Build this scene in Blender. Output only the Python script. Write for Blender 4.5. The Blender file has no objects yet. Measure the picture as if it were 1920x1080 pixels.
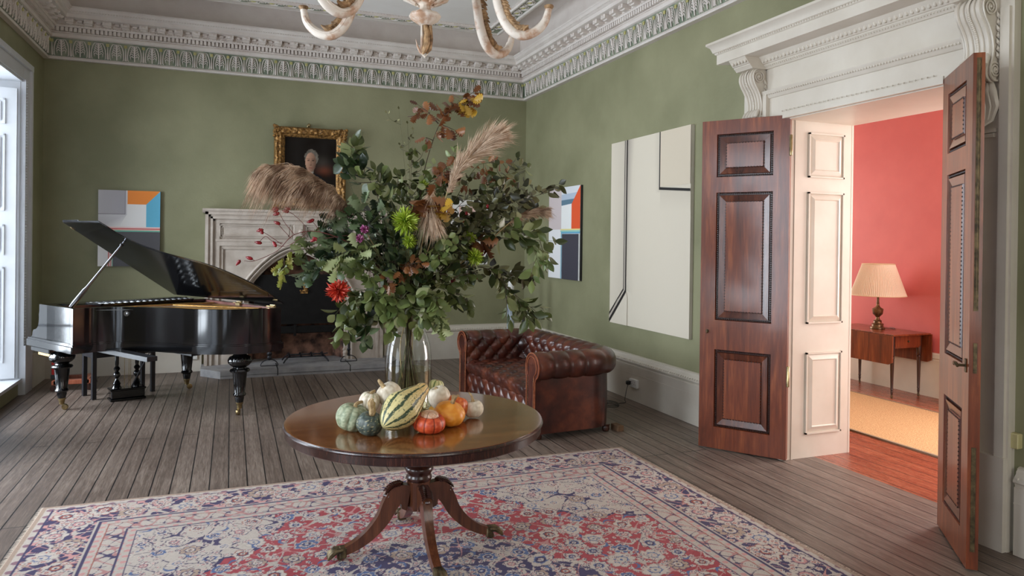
import bpy, math, random
import numpy as np
from mathutils import Vector, Matrix, noise
random.seed(7)
C = bpy.context.scene.collection
sc = bpy.context.scene
PI = math.pi

# ---------------------------------------------------------------- camera
F, PX, PY, YAW, PITCH, ROLL, EYE = 1349.26, 960.0, 457.58, .37213, .00416, .01236, 1.62
cam = bpy.data.cameras.new('camera')
camo = bpy.data.objects.new('camera', cam)
C.objects.link(camo)
sc.camera = camo
cam.sensor_fit = 'HORIZONTAL'
cam.sensor_width = 36.0
cam.lens = F / 1920 * 36
cam.shift_x = 0.0
cam.shift_y = -(540 - PY) / 1920
cam.clip_start = .05
cam.clip_end = 100
_f = Vector((math.sin(YAW) * math.cos(PITCH), math.cos(YAW) * math.cos(PITCH), -math.sin(PITCH)))
_r = Vector((math.cos(YAW), -math.sin(YAW), 0))
_u = _r.cross(_f)
_r2 = math.cos(ROLL) * _r + math.sin(ROLL) * _u
_u2 = -math.sin(ROLL) * _r + math.cos(ROLL) * _u
m = Matrix((( _r2.x, _u2.x, -_f.x, 0), (_r2.y, _u2.y, -_f.y, 0), (_r2.z, _u2.z, -_f.z, EYE), (0, 0, 0, 1)))
camo.matrix_world = m

def at(x, y, Y):
    """point of the world at depth Y (metres along the room) that the photograph shows at pixel x, y"""
    d = (x - PX) / F * _r2 - (y - PY) / F * _u2 + _f
    t = Y / d.y
    return Vector((0, 0, EYE)) + d * t

# ---------------------------------------------------------------- light
sc.view_settings.view_transform = 'Standard'
sc.view_settings.look = 'None'
sc.view_settings.exposure = 0.22
sc.view_settings.gamma = 1.0
sc.view_settings.use_curve_mapping = False
world = bpy.data.worlds.new('sky')
sc.world = world
world.use_nodes = True
bgn = world.node_tree.nodes['Background']
bgn.inputs[0].default_value = (.80, .90, 1.0, 1)
bgn.inputs[1].default_value = 1.2
sc.cycles.use_denoising = True
sc.cycles.max_bounces = 10
sc.cycles.diffuse_bounces = 6
sc.cycles.glossy_bounces = 4
sc.cycles.transmission_bounces = 8
sc.cycles.transparent_max_bounces = 12
sc.cycles.caustics_reflective = False
sc.cycles.caustics_refractive = False
sc.cycles.sample_clamp_indirect = 6

def area(name, loc, size, direction, power, color, spread=180):
    l = bpy.data.lights.new(name, 'AREA')
    l.shape = 'RECTANGLE'
    l.size, l.size_y = size
    l.energy = power
    l.color = color
    l.spread = math.radians(spread)
    o = bpy.data.objects.new(name, l)
    C.objects.link(o)
    o.location = loc
    o.rotation_euler = Vector(direction).to_track_quat('-Z', 'Y').to_euler()
    return o

# daylight coming in through the windows of the two rooms, the red room's back one added (each lamp fills its window opening)
WINS = [(7.05, 8.57), (4.3, 5.8), (1.5, 3.0), (-1.3, .2)]
WP = [125, 150, 135, 80]
for (y0, y1), p in zip(WINS, WP):
    area('window_daylight', (-2.75, (y0 + y1) / 2 - .1, 1.75), (y1 - y0 - .1, 2.8), (1, -.03, -.10), p, (.82, .91, 1.0), 120 if y0 > 6 else 180)
area('window_daylight', (1.6, -2.95, 1.9), (2.6, 2.6), (0, 1, -.04), 52, (1.0, .92, .80))
area('window_daylight', (7.3, 3.35, 1.75), (1.7, 2.3), (-1, -.05, -.18), 150, (1.0, .93, .88))
area('window_daylight', (5.8, 8.75, 1.75), (1.4, 2.2), (0, -1, -.1), 78, (1.0, .92, .84))  # lamp at an unseen back window, added to brighten the red wall
area('window_daylight', (5.8, 1.05, 1.8), (1.4, 2.2), (0, 1, -.1), 62, (1.0, .92, .84))

# ---------------------------------------------------------------- materials
MATS = {}
def new_mat(name):
    ma = bpy.data.materials.new(name)
    ma.use_nodes = True
    MATS[name] = ma
    nt = ma.node_tree
    return ma, nt, nt.nodes, nt.links, nt.nodes['Principled BSDF']

def srgb(r, g, b):
    f = lambda c: ((c / 255) / 12.92 if c / 255 <= .04045 else ((c / 255 + .055) / 1.055) ** 2.4)
    return (f(r), f(g), f(b), 1)

def ramp(n, l, src, stops):
    r = n.new('ShaderNodeValToRGB')
    e = r.color_ramp.elements
    while len(e) > 1:
        e.remove(e[-1])
    e[0].position, e[0].color = stops[0][0], stops[0][1]
    for p, c in stops[1:]:
        q = e.new(p)
        q.color = c
    l.new(src, r.inputs[0])
    return r.outputs[0]

def coords(n, l, scale=(1, 1, 1), rot=(0, 0, 0), kind='Object'):
    t = n.new('ShaderNodeTexCoord')
    mp = n.new('ShaderNodeMapping')
    mp.inputs['Scale'].default_value = scale
    mp.inputs['Rotation'].default_value = rot
    l.new(t.outputs[kind], mp.inputs[0])
    return mp.outputs[0]

def noise_n(n, l, vec, scale, detail=4, rough=.55, dist=0):
    t = n.new('ShaderNodeTexNoise')
    t.inputs['Scale'].default_value = scale
    t.inputs['Detail'].default_value = detail
    t.inputs['Roughness'].default_value = rough
    t.inputs['Distortion'].default_value = dist
    l.new(vec, t.inputs['Vector'])
    return t.outputs[0]

def bump(n, l, b, h, strength, dist=.01):
    k = n.new('ShaderNodeBump')
    k.inputs['Strength'].default_value = strength
    k.inputs['Distance'].default_value = dist
    l.new(h, k.inputs['Height'])
    l.new(k.outputs[0], b.inputs['Normal'])

def plain(name, c1, c2=None, rough=.6, metal=0, scale=8, bmp=0, stretch=(1, 1, 1), coat=0, spec=.5, lo=.35, hi=.65, bscale=None, detail=4):
    """two tones of one colour mixed by noise"""
    ma, nt, n, l, b = new_mat(name)
    b.inputs['Roughness'].default_value = rough
    b.inputs['Metallic'].default_value = metal
    b.inputs['Coat Weight'].default_value = coat
    b.inputs['Coat Roughness'].default_value = .08
    b.inputs['Specular IOR Level'].default_value = spec
    v = coords(n, l, stretch)
    h = noise_n(n, l, v, scale, detail)
    l.new(ramp(n, l, h, [(lo, c1), (hi, c2 or c1)]), b.inputs['Base Color'])
    if bmp:
        h2 = noise_n(n, l, v, bscale or scale * 3, 5)
        bump(n, l, b, h2, bmp)
    return ma

def wood(name, dark, mid, light, rough=.3, scale=3, stretch=(6, 6, .5), coat=.3, bmp=.05):
    ma, nt, n, l, b = new_mat(name)
    b.inputs['Roughness'].default_value = rough
    b.inputs['Coat Weight'].default_value = coat
    b.inputs['Coat Roughness'].default_value = .12
    v = coords(n, l, stretch)
    a = noise_n(n, l, v, scale, 6, .6, 1.2)
    f = noise_n(n, l, coords(n, l, tuple(s * 5 for s in stretch)), scale, 4, .6, .3)
    mx = n.new('ShaderNodeMix'); mx.data_type = 'FLOAT'
    mx.inputs[0].default_value = .35
    l.new(a, mx.inputs[2]); l.new(f, mx.inputs[3])
    l.new(ramp(n, l, mx.outputs[0], [(.3, dark), (.5, mid), (.7, light)]), b.inputs['Base Color'])
    bump(n, l, b, f, bmp)
    return ma

def attr_mat(name, rough=.6, bmp=0, bscale=200, coat=0, spec=.5, sub=0):
    """colour comes from the mesh's own colour attribute (patterns that belong to the thing)"""
    ma, nt, n, l, b = new_mat(name)
    a = n.new('ShaderNodeAttribute')
    a.attribute_name = 'tint'
    l.new(a.outputs['Color'], b.inputs['Base Color'])
    b.inputs['Roughness'].default_value = rough
    b.inputs['Coat Weight'].default_value = coat
    b.inputs['Specular IOR Level'].default_value = spec
    if bmp:
        bump(n, l, b, noise_n(n, l, coords(n, l), bscale, 3), bmp, .003)
    return ma

white = plain('white_gloss_paint', srgb(204, 195, 181), srgb(213, 205, 192), rough=.38, scale=3, bmp=.06)
white_sky_tint = plain('cool_white_paint', srgb(200, 202, 206), srgb(210, 212, 216), rough=.4, scale=3, bmp=.06)  # white paint of the windows with bluish daylight put into its colour
plaster = plain('plaster_white', srgb(214, 204, 197), srgb(224, 216, 209), rough=.7, scale=4, bmp=.1, bscale=60)
ceilm = plain('ceiling_paint', srgb(232, 226, 222), srgb(238, 233, 230), rough=.8, scale=2)
sage = plain('sage_plaster', srgb(112, 124, 106), srgb(152, 156, 136), rough=.7, scale=9, lo=.4, hi=.62)
green = plain('green_wall_paint', srgb(128, 127, 96), srgb(146, 144, 112), rough=.62, scale=1.3, bmp=.12, bscale=45, detail=8)
red_paint = plain('red_wall_paint', srgb(196, 92, 90), srgb(204, 100, 97), rough=.6, scale=2, bmp=.05)
stone = plain('pale_stone', srgb(174, 160, 147), srgb(197, 185, 173), rough=.75, scale=6, bmp=.15, bscale=50)
slate = plain('hearth_stone', srgb(128, 126, 128), srgb(160, 157, 156), rough=.7, scale=5, bmp=.2, bscale=30)
soot = plain('black_iron', srgb(9, 8, 8), srgb(18, 17, 17), rough=.55, scale=12, bmp=.15, spec=.25)
brickm = plain('sooty_brick', srgb(52, 34, 28), srgb(150, 108, 88), rough=.85, scale=9, bmp=.4)
iron = plain('wrought_iron', srgb(38, 38, 42), srgb(62, 62, 66), rough=.4, metal=.6, scale=20)
brass = plain('brass', srgb(150, 130, 92), srgb(186, 166, 124), rough=.28, metal=1, scale=30)
brassd = plain('aged_brass', srgb(58, 48, 34), srgb(110, 94, 66), rough=.42, metal=.6, scale=30)
black = plain('black_lacquer', (.004, .004, .0045, 1), (.007, .007, .008, 1), rough=.10, scale=3, spec=.75)
blackm = plain('black_satin', (.012, .012, .014, 1), (.02, .02, .024, 1), rough=.35, scale=8)
mahog = wood('mahogany', srgb(70, 30, 14), srgb(112, 51, 25), srgb(156, 86, 46), rough=.33, scale=2.2, stretch=(5, 5, .45))
mahogm = wood('mahogany_moulding', srgb(50, 22, 13), srgb(84, 40, 24), srgb(128, 72, 46), rough=.25, scale=2.2, stretch=(5, 5, .45))
mahogd = wood('dark_mahogany', srgb(34, 15, 10), srgb(52, 25, 17), srgb(78, 40, 26), rough=.3)
tabletop_m = wood('figured_tabletop', srgb(88, 48, 24), srgb(118, 70, 36), srgb(146, 94, 52), rough=.14, scale=2.5, stretch=(.8, 6, 6), coat=.8, bmp=.01)
rose = wood('crossbanded_rosewood', srgb(24, 11, 8), srgb(44, 22, 16), srgb(84, 48, 36), rough=.25, scale=6, stretch=(9, 9, .8))
legwood = wood('pedestal_wood', srgb(54, 28, 17), srgb(86, 48, 30), srgb(116, 68, 44), rough=.28)
giltm = plain('gilt', srgb(84, 58, 28), srgb(178, 134, 76), rough=.42, metal=.55, scale=40, bmp=.5, bscale=90)
rubber = plain('black_rubber', (.01, .01, .01, 1), rough=.5)
plastic_w = plain('white_plastic', srgb(225, 224, 220), rough=.35)

def floor_mat(name, cols, gapc, pitch=.1165, rough=.42):
    ma, nt, n, l, b = new_mat(name)
    v = coords(n, l, (1, 1, 1), (0, 0, PI / 2))
    br = n.new('ShaderNodeTexBrick')
    br.offset = .37
    br.offset_frequency = 3
    br.inputs['Scale'].default_value = 1
    br.inputs['Brick Width'].default_value = 4.7
    br.inputs['Row Height'].default_value = pitch
    br.inputs['Mortar Size'].default_value = .0042
    br.inputs['Mortar Smooth'].default_value = .2
    br.inputs['Bias'].default_value = 0
    br.inputs['Color1'].default_value = (0, 0, 0, 1)
    br.inputs['Color2'].default_value = (1, 1, 1, 1)
    br.inputs['Mortar'].default_value = (.5, .5, .5, 1)
    l.new(v, br.inputs['Vector'])
    # each board has a tone of its own
    t = noise_n(n, l, coords(n, l, (9, .35, 1)), 2.2, 6, .6, 1.5)
    f = noise_n(n, l, coords(n, l, (70, 5, 1)), 1.5, 5, .65, .6)
    g = noise_n(n, l, coords(n, l, (1, 1, 1)), .9, 3)
    mx = n.new('ShaderNodeMath'); mx.operation = 'MULTIPLY_ADD'
    l.new(f, mx.inputs[0]); mx.inputs[1].default_value = .45
    m2 = n.new('ShaderNodeMath'); m2.operation = 'MULTIPLY_ADD'
    l.new(t, m2.inputs[0]); m2.inputs[1].default_value = .3
    m3 = n.new('ShaderNodeMath'); m3.operation = 'MULTIPLY_ADD'
    l.new(br.outputs['Color'], m3.inputs[0]); m3.inputs[1].default_value = .07
    m4 = n.new('ShaderNodeMath'); m4.operation = 'MULTIPLY'
    l.new(g, m4.inputs[0]); m4.inputs[1].default_value = .26
    l.new(m4.outputs[0], m3.inputs[2]); l.new(m3.outputs[0], m2.inputs[2]); l.new(m2.outputs[0], mx.inputs[2])
    col = ramp(n, l, mx.outputs[0], [(.38, cols[0]), (.52, cols[1]), (.66, cols[2])])
    mc = n.new('ShaderNodeMix'); mc.data_type = 'RGBA'
    l.new(br.outputs['Fac'], mc.inputs[0]); l.new(col, mc.inputs[6]); mc.inputs[7].default_value = gapc
    l.new(mc.outputs[2], b.inputs['Base Color'])
    rr = n.new('ShaderNodeMapRange')
    l.new(f, rr.inputs[0]); rr.inputs[3].default_value = rough - .08; rr.inputs[4].default_value = rough + .12
    l.new(rr.outputs[0], b.inputs['Roughness'])
    inv = n.new('ShaderNodeMath'); inv.operation = 'MULTIPLY_ADD'
    l.new(br.outputs['Fac'], inv.inputs[0]); inv.inputs[1].default_value = -1.5; l.new(f, inv.inputs[2])
    bump(n, l, b, inv.outputs[0], .35, .004)
    return ma
boards = floor_mat('old_floorboards', [srgb(72, 61, 53), srgb(107, 92, 82), srgb(143, 128, 116)], (.006, .005, .005, 1))
boards2 = floor_mat('red_polished_boards', [srgb(92, 42, 28), srgb(136, 68, 46), srgb(170, 100, 72)], (.03, .012, .008, 1), pitch=.14, rough=.25)

# ---------------------------------------------------------------- mesh builder
class MB:
    def __init__(s, xf=None):
        s.v, s.f, s.mi, s.xf, s.cur = [], [], [], xf, 0
        s.col = None
    def add(s, vs, fs):
        o = len(s.v)
        s.v += [tuple(s.xf(*p)) if s.xf else tuple(p) for p in vs]
        s.f += [tuple(i + o for i in f) for f in fs]
        s.mi += [s.cur] * len(fs)
        return s
    def box(s, a, b, rot=0, piv=None, bev=0):
        (x0, y0, z0), (x1, y1, z1) = a, b
        if x0 > x1: x0, x1 = x1, x0
        if y0 > y1: y0, y1 = y1, y0
        if z0 > z1: z0, z1 = z1, z0
        if bev:
            e = bev
            pts = []
            P = [(x0, y0, z0), (x1, y0, z0), (x1, y1, z0), (x0, y1, z0), (x0, y0, z1), (x1, y0, z1), (x1, y1, z1), (x0, y1, z1)]
            sg = [(1, 1, 1), (-1, 1, 1), (-1, -1, 1), (1, -1, 1), (1, 1, -1), (-1, 1, -1), (-1, -1, -1), (1, -1, -1)]
            for p, g in zip(P, sg):
                pts += [(p[0], p[1] + g[1] * e, p[2] + g[2] * e), (p[0] + g[0] * e, p[1], p[2] + g[2] * e), (p[0] + g[0] * e, p[1] + g[1] * e, p[2])]
            X, Y, Z = 0, 1, 2
            i = lambda c, k: c * 3 + k
            fs = [(i(0, Z), i(3, Z), i(2, Z), i(1, Z)), (i(4, Z), i(5, Z), i(6, Z), i(7, Z)),
                  (i(0, X), i(4, X), i(7, X), i(3, X)), (i(1, X), i(2, X), i(6, X), i(5, X)),
                  (i(0, Y), i(1, Y), i(5, Y), i(4, Y)), (i(3, Y), i(7, Y), i(6, Y), i(2, Y))]
            for p, q, a1, b1 in [(0, 1, Y, Z), (1, 2, X, Z), (2, 3, Y, Z), (3, 0, X, Z), (4, 5, Z, Y), (5, 6, Z, X), (6, 7, Z, Y), (7, 4, Z, X),
                                 (0, 4, X, Y), (1, 5, Y, X), (2, 6, X, Y), (3, 7, Y, X)]:
                fs.append((i(p, a1), i(p, b1), i(q, b1), i(q, a1)))
            fs += [(i(c, 0), i(c, 1), i(c, 2)) for c in range(8)]
            vs = pts
        else:
            vs = [(x0, y0, z0), (x1, y0, z0), (x1, y1, z0), (x0, y1, z0), (x0, y0, z1), (x1, y0, z1), (x1, y1, z1), (x0, y1, z1)]
            fs = [(0, 3, 2, 1), (4, 5, 6, 7), (0, 1, 5, 4), (1, 2, 6, 5), (2, 3, 7, 6), (3, 0, 4, 7)]
        if rot:
            cx, cy = piv or ((x0 + x1) / 2, (y0 + y1) / 2)
            c, d = math.cos(rot), math.sin(rot)
            vs = [(cx + (x - cx) * c - (y - cy) * d, cy + (x - cx) * d + (y - cy) * c, z) for x, y, z in vs]
        return s.add(vs, fs)
    def lathe(s, prof, cx=0, cy=0, n=24, flute=None, axis=None, org=None):
        """profile [(radius, height)] turned about z, or about axis from org"""
        vs, fs = [], []
        for k, (r, z) in enumerate(prof):
            for i in range(n):
                a = 2 * PI * i / n
                rr = r * (flute(a, z) if flute else 1)
                vs.append((rr * math.cos(a), rr * math.sin(a), z))
        for k in range(len(prof) - 1):
            for i in range(n):
                j = (i + 1) % n
                fs.append((k * n + i, k * n + j, (k + 1) * n + j, (k + 1) * n + i))
        fs.append(tuple(range(n))[::-1])
        fs.append(tuple((len(prof) - 1) * n + i for i in range(n)))
        if axis is not None:
            q = Vector(axis).to_track_quat('Z', 'Y')
            vs = [tuple(q @ Vector(p) + Vector(org)) for p in vs]
        else:
            vs = [(x + cx, y + cy, z) for x, y, z in vs]
        return s.add(vs, fs)
    def tube(s, pts, rad, n=8, cap=True, flat=1):
        pts = [Vector(p) for p in pts]
        rad = [float(q) for q in rad] if isinstance(rad, (list, tuple)) else [rad] * len(pts)
        vs, fs = [], []
        up = None
        for i, p in enumerate(pts):
            t = (pts[min(i + 1, len(pts) - 1)] - pts[max(i - 1, 0)])
            if t.length < 1e-9: t = Vector((0, 0, 1))
            t.normalize()
            if up is None:
                up = Vector((0, 0, 1)) if abs(t.z) < .9 else Vector((1, 0, 0))
            sd = t.cross(up)
            if sd.length < 1e-6: sd = t.orthogonal()
            sd.normalize()
            up = sd.cross(t).normalized()
            for k in range(n):
                a = 2 * PI * k / n
                vs.append(tuple(p + rad[i] * (math.cos(a) * sd + math.sin(a) * up * flat)))
        for i in range(len(pts) - 1):
            for k in range(n):
                j = (k + 1) % n
                fs.append((i * n + k, i * n + j, (i + 1) * n + j, (i + 1) * n + k))
        if cap and n > 2:
            fs.append(tuple(range(n))[::-1])
            fs.append(tuple((len(pts) - 1) * n + k for k in range(n)))
        return s.add(vs, fs)
    def prism(s, poly, z0, z1, plane='xy', off=(0, 0, 0)):
        """poly extruded; plane 'xy' up z, 'yz' along x, 'xz' along y"""
        n = len(poly)
        def m(a, b, c):
            p = (a, b, c) if plane == 'xy' else ((c, a, b) if plane == 'yz' else (a, c, b))
            return (p[0] + off[0], p[1] + off[1], p[2] + off[2])
        vs = [m(a, b, z0) for a, b in poly] + [m(a, b, z1) for a, b in poly]
        fs = [tuple(range(n))[::-1], tuple(range(n, 2 * n))] + [(i, (i + 1) % n, n + (i + 1) % n, n + i) for i in range(n)]
        return s.add(vs, fs)
    def grid(s, fn, nu, nv, closeu=False, closev=False):
        vs = [tuple(fn(i / (nu if closeu else nu - 1), j / (nv if closev else nv - 1))) for i in range(nu) for j in range(nv)]
        fs = []
        for i in range(nu if closeu else nu - 1):
            for j in range(nv if closev else nv - 1):
                a, b = (i + 1) % nu, (j + 1) % nv
                fs.append((i * nv + j, a * nv + j, a * nv + b, i * nv + b))
        return s.add(vs, fs)
    def ball(s, c, r, n=10, m=6, sc=(1, 1, 1)):
        def fn(u, v):
            a, b = 2 * PI * u, PI * v
            return (c[0] + r * sc[0] * math.sin(b) * math.cos(a), c[1] + r * sc[1] * math.sin(b) * math.sin(a), c[2] + r * sc[2] * math.cos(b))
        return s.grid(fn, n, m, closeu=True)
    def sweep_profile(s, prof, p0, p1, inward, m0=0, m1=0):
        """moulding: profile [(projection, z)] swept from p0 to p1 (xy); inward = unit vector into the room; m0/m1 mitre slope"""
        p0, p1 = Vector(p0), Vector(p1)
        d = (p1 - p0).normalized()
        iv = Vector(inward)
        vs = []
        for (q, z) in prof:
            a = p0 + iv * q + d * q * m0
            vs.append((a.x, a.y, z))
        for (q, z) in prof:
            a = p1 + iv * q - d * q * m1
            vs.append((a.x, a.y, z))
        n = len(prof)
        fs = [(i, i + 1, n + i + 1, n + i) for i in range(n - 1)] + [(n - 1, 0, n, 2 * n - 1)]
        fs += [tuple(range(n))[::-1], tuple(range(n, 2 * n))]
        return s.add(vs, fs)
    def build(s, name, mats, parent=None, smooth=True, angle=38, cols=None, loc=None):
        o_loc = Vector(loc) if loc is not None else (parent_org(parent) if parent else Vector((0, 0, 0)))
        me = bpy.data.meshes.new(name)
        vs = [(x - o_loc.x, y - o_loc.y, z - o_loc.z) for x, y, z in s.v]
        me.from_pydata(vs, [], s.f)
        for ma in (mats if isinstance(mats, (list, tuple)) else [mats]):
            me.materials.append(ma)
        if max(s.mi or [0]):
            me.polygons.foreach_set('material_index', s.mi)
        if smooth:
            me.shade_smooth()
            me.set_sharp_from_angle(angle=math.radians(angle))
        if cols is not None:
            at_ = me.color_attributes.new('tint', 'FLOAT_COLOR', 'POINT')
            arr = np.ones((len(vs), 4), dtype=np.float32)
            arr[:, :3] = np.array(cols, dtype=np.float32)[:, :3]
            at_.data.foreach_set('color', arr.ravel())
        me.update()
        o = bpy.data.objects.new(name, me)
        C.objects.link(o)
        if parent:
            o.parent = parent
            o.location = (0, 0, 0) if loc is None else tuple(Vector(loc) - parent_org(parent))
        else:
            o.location = o_loc
        return o

def parent_org(p):
    o = Vector((0, 0, 0))
    while p:
        o += p.location
        p = p.parent
    return o
def thing(name, label, cat, loc=(0, 0, 0), group=None):
    o = bpy.data.objects.new(name, None)
    o.empty_display_size = .1
    C.objects.link(o)
    o.location = loc
    o['label'], o['category'] = label, cat
    if group: o['group'] = group
    return o
def tag(o, label, cat, group=None):
    o['label'], o['category'] = label, cat
    if group: o['group'] = group
    return o
def struct(o, label=None, cat=None):
    o['kind'] = 'structure'
    if label: o['label'] = label
    if cat: o['category'] = cat
    return o
def bez(pts, n=20):
    """smooth curve through pts"""
    P = [Vector(p) for p in pts]
    P = [P[0] * 2 - P[1]] + P + [P[-1] * 2 - P[-2]]
    out = []
    segs = len(P) - 3
    for i in range(segs):
        for k in range(n // segs + 1):
            t = k / (n // segs + 1)
            a, b, c, d = P[i:i + 4]
            out.append(.5 * ((2 * b) + (c - a) * t + (2 * a - 5 * b + 4 * c - d) * t * t + (3 * b - a - 3 * c + d) * t ** 3))
    out.append(P[-2])
    return out

# ================================================================ room shell
WX, LX, DY, FY, CZ = 3.905, -1.99, 9.51, -2.6, 4.33     # right wall, left wall, back wall, front wall, ceiling
AX, AY0, AY1, AX1, AZ = 4.50, 1.3, 8.6, 7.05, 3.55      # adjoining room
OY0, OY1, OZ = 2.975, 4.28, 2.56                         # door opening

MB().box((LX - .5, FY - .3, -.1), (4.17, DY + .3, 0)).build('floor', boards, smooth=False)['kind'] = 'structure'
MB().box((4.17, AY0 - .2, -.1), (AX1 + .3, AY1 + .2, 0)).build('floor_adjoining', boards2, smooth=False)['kind'] = 'structure'
CR_ = CZ + .17      # the flat outside the plaster frame is recessed
b = MB().box((LX - .5, FY - .3, CR_), (AX, DY + .3, CR_ + .1)).box((-1.31, 1.2, CZ), (3.22, 8.83, CR_ + .01))
b.build('ceiling', ceilm, smooth=False)['kind'] = 'structure'
MB().box((AX, AY0 - .2, AZ), (AX1 + .3, AY1 + .2, AZ + .1)).build('ceiling_adjoining', ceilm, smooth=False)['kind'] = 'structure'

WH = CZ + .17
# back wall with the fireplace opening behind it
FCX = .78
b = MB()
b.box((LX - .5, DY, 0), (FCX - .62, DY + .3, WH)).box((FCX + .62, DY, 0), (AX, DY + .3, WH)).box((FCX - .62, DY, 1.75), (FCX + .62, DY + .3, WH))
struct(b.build('wall_back', green, smooth=False))
b = MB()
b.box((WX, OY1, 0), (AX, DY, WH)).box((WX, FY, 0), (AX, OY0, WH)).box((WX, OY0, OZ), (AX, OY1, WH))
struct(b.build('wall_right', green, smooth=False))
b = MB()
ys = [FY] + [y for w in sorted(WINS) for y in w] + [DY]
for i in range(0, len(ys), 2):
    b.box((LX - .5, ys[i], 0), (LX, ys[i + 1], WH))
for y0, y1 in WINS:
    b.box((LX - .5, y0, 3.19), (LX, y1, WH)).box((LX - .5, y0, 0), (LX, y1, .16))
struct(b.build('wall_left', green, smooth=False))
b = MB()
b.box((LX - .5, FY - .3, 0), (.3, FY, WH)).box((2.9, FY - .3, 0), (AX, FY, WH)).box((.3, FY - .3, 0), (2.9, FY, .6)).box((.3, FY - .3, 3.2), (2.9, FY, WH))
struct(b.build('wall_front', green, smooth=False))
# adjoining red room (its window openings face the doorway from the side)
b = MB()
b.box((AX1, AY0, 0), (AX1 + .2, 2.5, AZ)).box((AX1, 4.2, 0), (AX1 + .2, AY1, AZ)).box((AX1, 2.5, 0), (AX1 + .2, 4.2, .6)).box((AX1, 2.5, 2.9), (AX1 + .2, 4.2, AZ))
struct(b.build('wall_adjoining_right', red_paint, smooth=False))
struct(MB().box((AX, AY1, 0), (5.1, AY1 + .2, AZ)).box((6.5, AY1, 0), (AX1 + .2, AY1 + .2, AZ)).box((5.1, AY1, 0), (6.5, AY1 + .2, .6)).box((5.1, AY1, 2.9), (6.5, AY1 + .2, AZ)).build('wall_adjoining_back', red_paint, smooth=False))  # unseen window opening added for the lamp that brightens the red wall
b = MB()
b.box((AX, AY0 - .2, 0), (5.1, AY0, AZ)).box((6.5, AY0 - .2, 0), (AX1 + .2, AY0, AZ)).box((5.1, AY0 - .2, 0), (6.5, AY0, .6)).box((5.1, AY0 - .2, 2.9), (6.5, AY0, AZ))
struct(b.build('wall_adjoining_front', red_paint, smooth=False))

# ---- baseboards
BASE = [(0, 0), (.050, 0), (.050, .355), (.042, .36), (.046, .375), (.060, .385), (.060, .395), (.048, .41), (.036, .425), (.034, .437), (.026, .445), (.026, .452), (.012, .46), (0, .46)]
def baseboard(name, runs, base=BASE, mat=white):
    b = MB()
    for p0, p1, iv, m0, m1 in runs:
        b.sweep_profile(base, p0, p1, iv, m0, m1)
        L = (Vector(p1) - Vector(p0)).length
        d = (Vector(p1) - Vector(p0)).normalized()
        # fine joint line and running leaf ornament on the cap
        k = 0
        while k * .035 < L - .04:
            q = Vector(p0) + d * (.02 + k * .035) + Vector(iv) * .055
            b.ball((q.x, q.y, .405), .010, 5, 4)
            k += 1
        a, e = Vector(p0) + Vector(iv) * .0505, Vector(p1) + Vector(iv) * .0505
        b.box((min(a.x, e.x) - .0015, min(a.y, e.y) - .0015, .268), (max(a.x, e.x) + .0015, max(a.y, e.y) + .0015, .276))
    return struct(b.build(name, mat))
baseboard('baseboard_right', [((WX, DY), (WX, 4.74), (-1, 0), 1, 0), ((WX, 2.56), (WX, 1.0), (-1, 0), 0, 0)])
baseboard('baseboard_back', [((LX, DY), (-.32, DY), (0, -1), 1, 0), ((1.90, DY), (WX, DY), (0, -1), 0, 1)])
baseboard('baseboard_left', [((LX, 8.93), (LX, DY), (1, 0), 0, 1), ((LX, 6.02), (LX, 6.8), (1, 0), 0, 0), ((LX, 3.3), (LX, 4.0), (1, 0), 0, 0)])
RB = [(0, 0), (.03, 0), (.03, .40), (.022, .41), (.03, .42), (.02, .46), (0, .475)]
b = MB()
b.sweep_profile(RB, (AX1, AY0), (AX1, AY1), (-1, 0)).sweep_profile(RB, (AX1, AY1), (AX, AY1), (0, -1))
struct(b.build('baseboard_adjoining', white))
RC = [(0, 3.10), (.02, 3.10), (.03, 3.14), (.06, 3.17), (.07, 3.20), (.12, 3.24), (.14, 3.32), (.20, 3.38), (.24, 3.46), (.25, 3.55), (0, 3.55)]
b = MB()
b.sweep_profile(RC, (AX1, AY0), (AX1, AY1), (-1, 0), 1, 1).sweep_profile(RC, (AX1, AY1), (AX, AY1), (0, -1), 1, 1)
struct(b.build('trim_adjoining_cornice', white))

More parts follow.
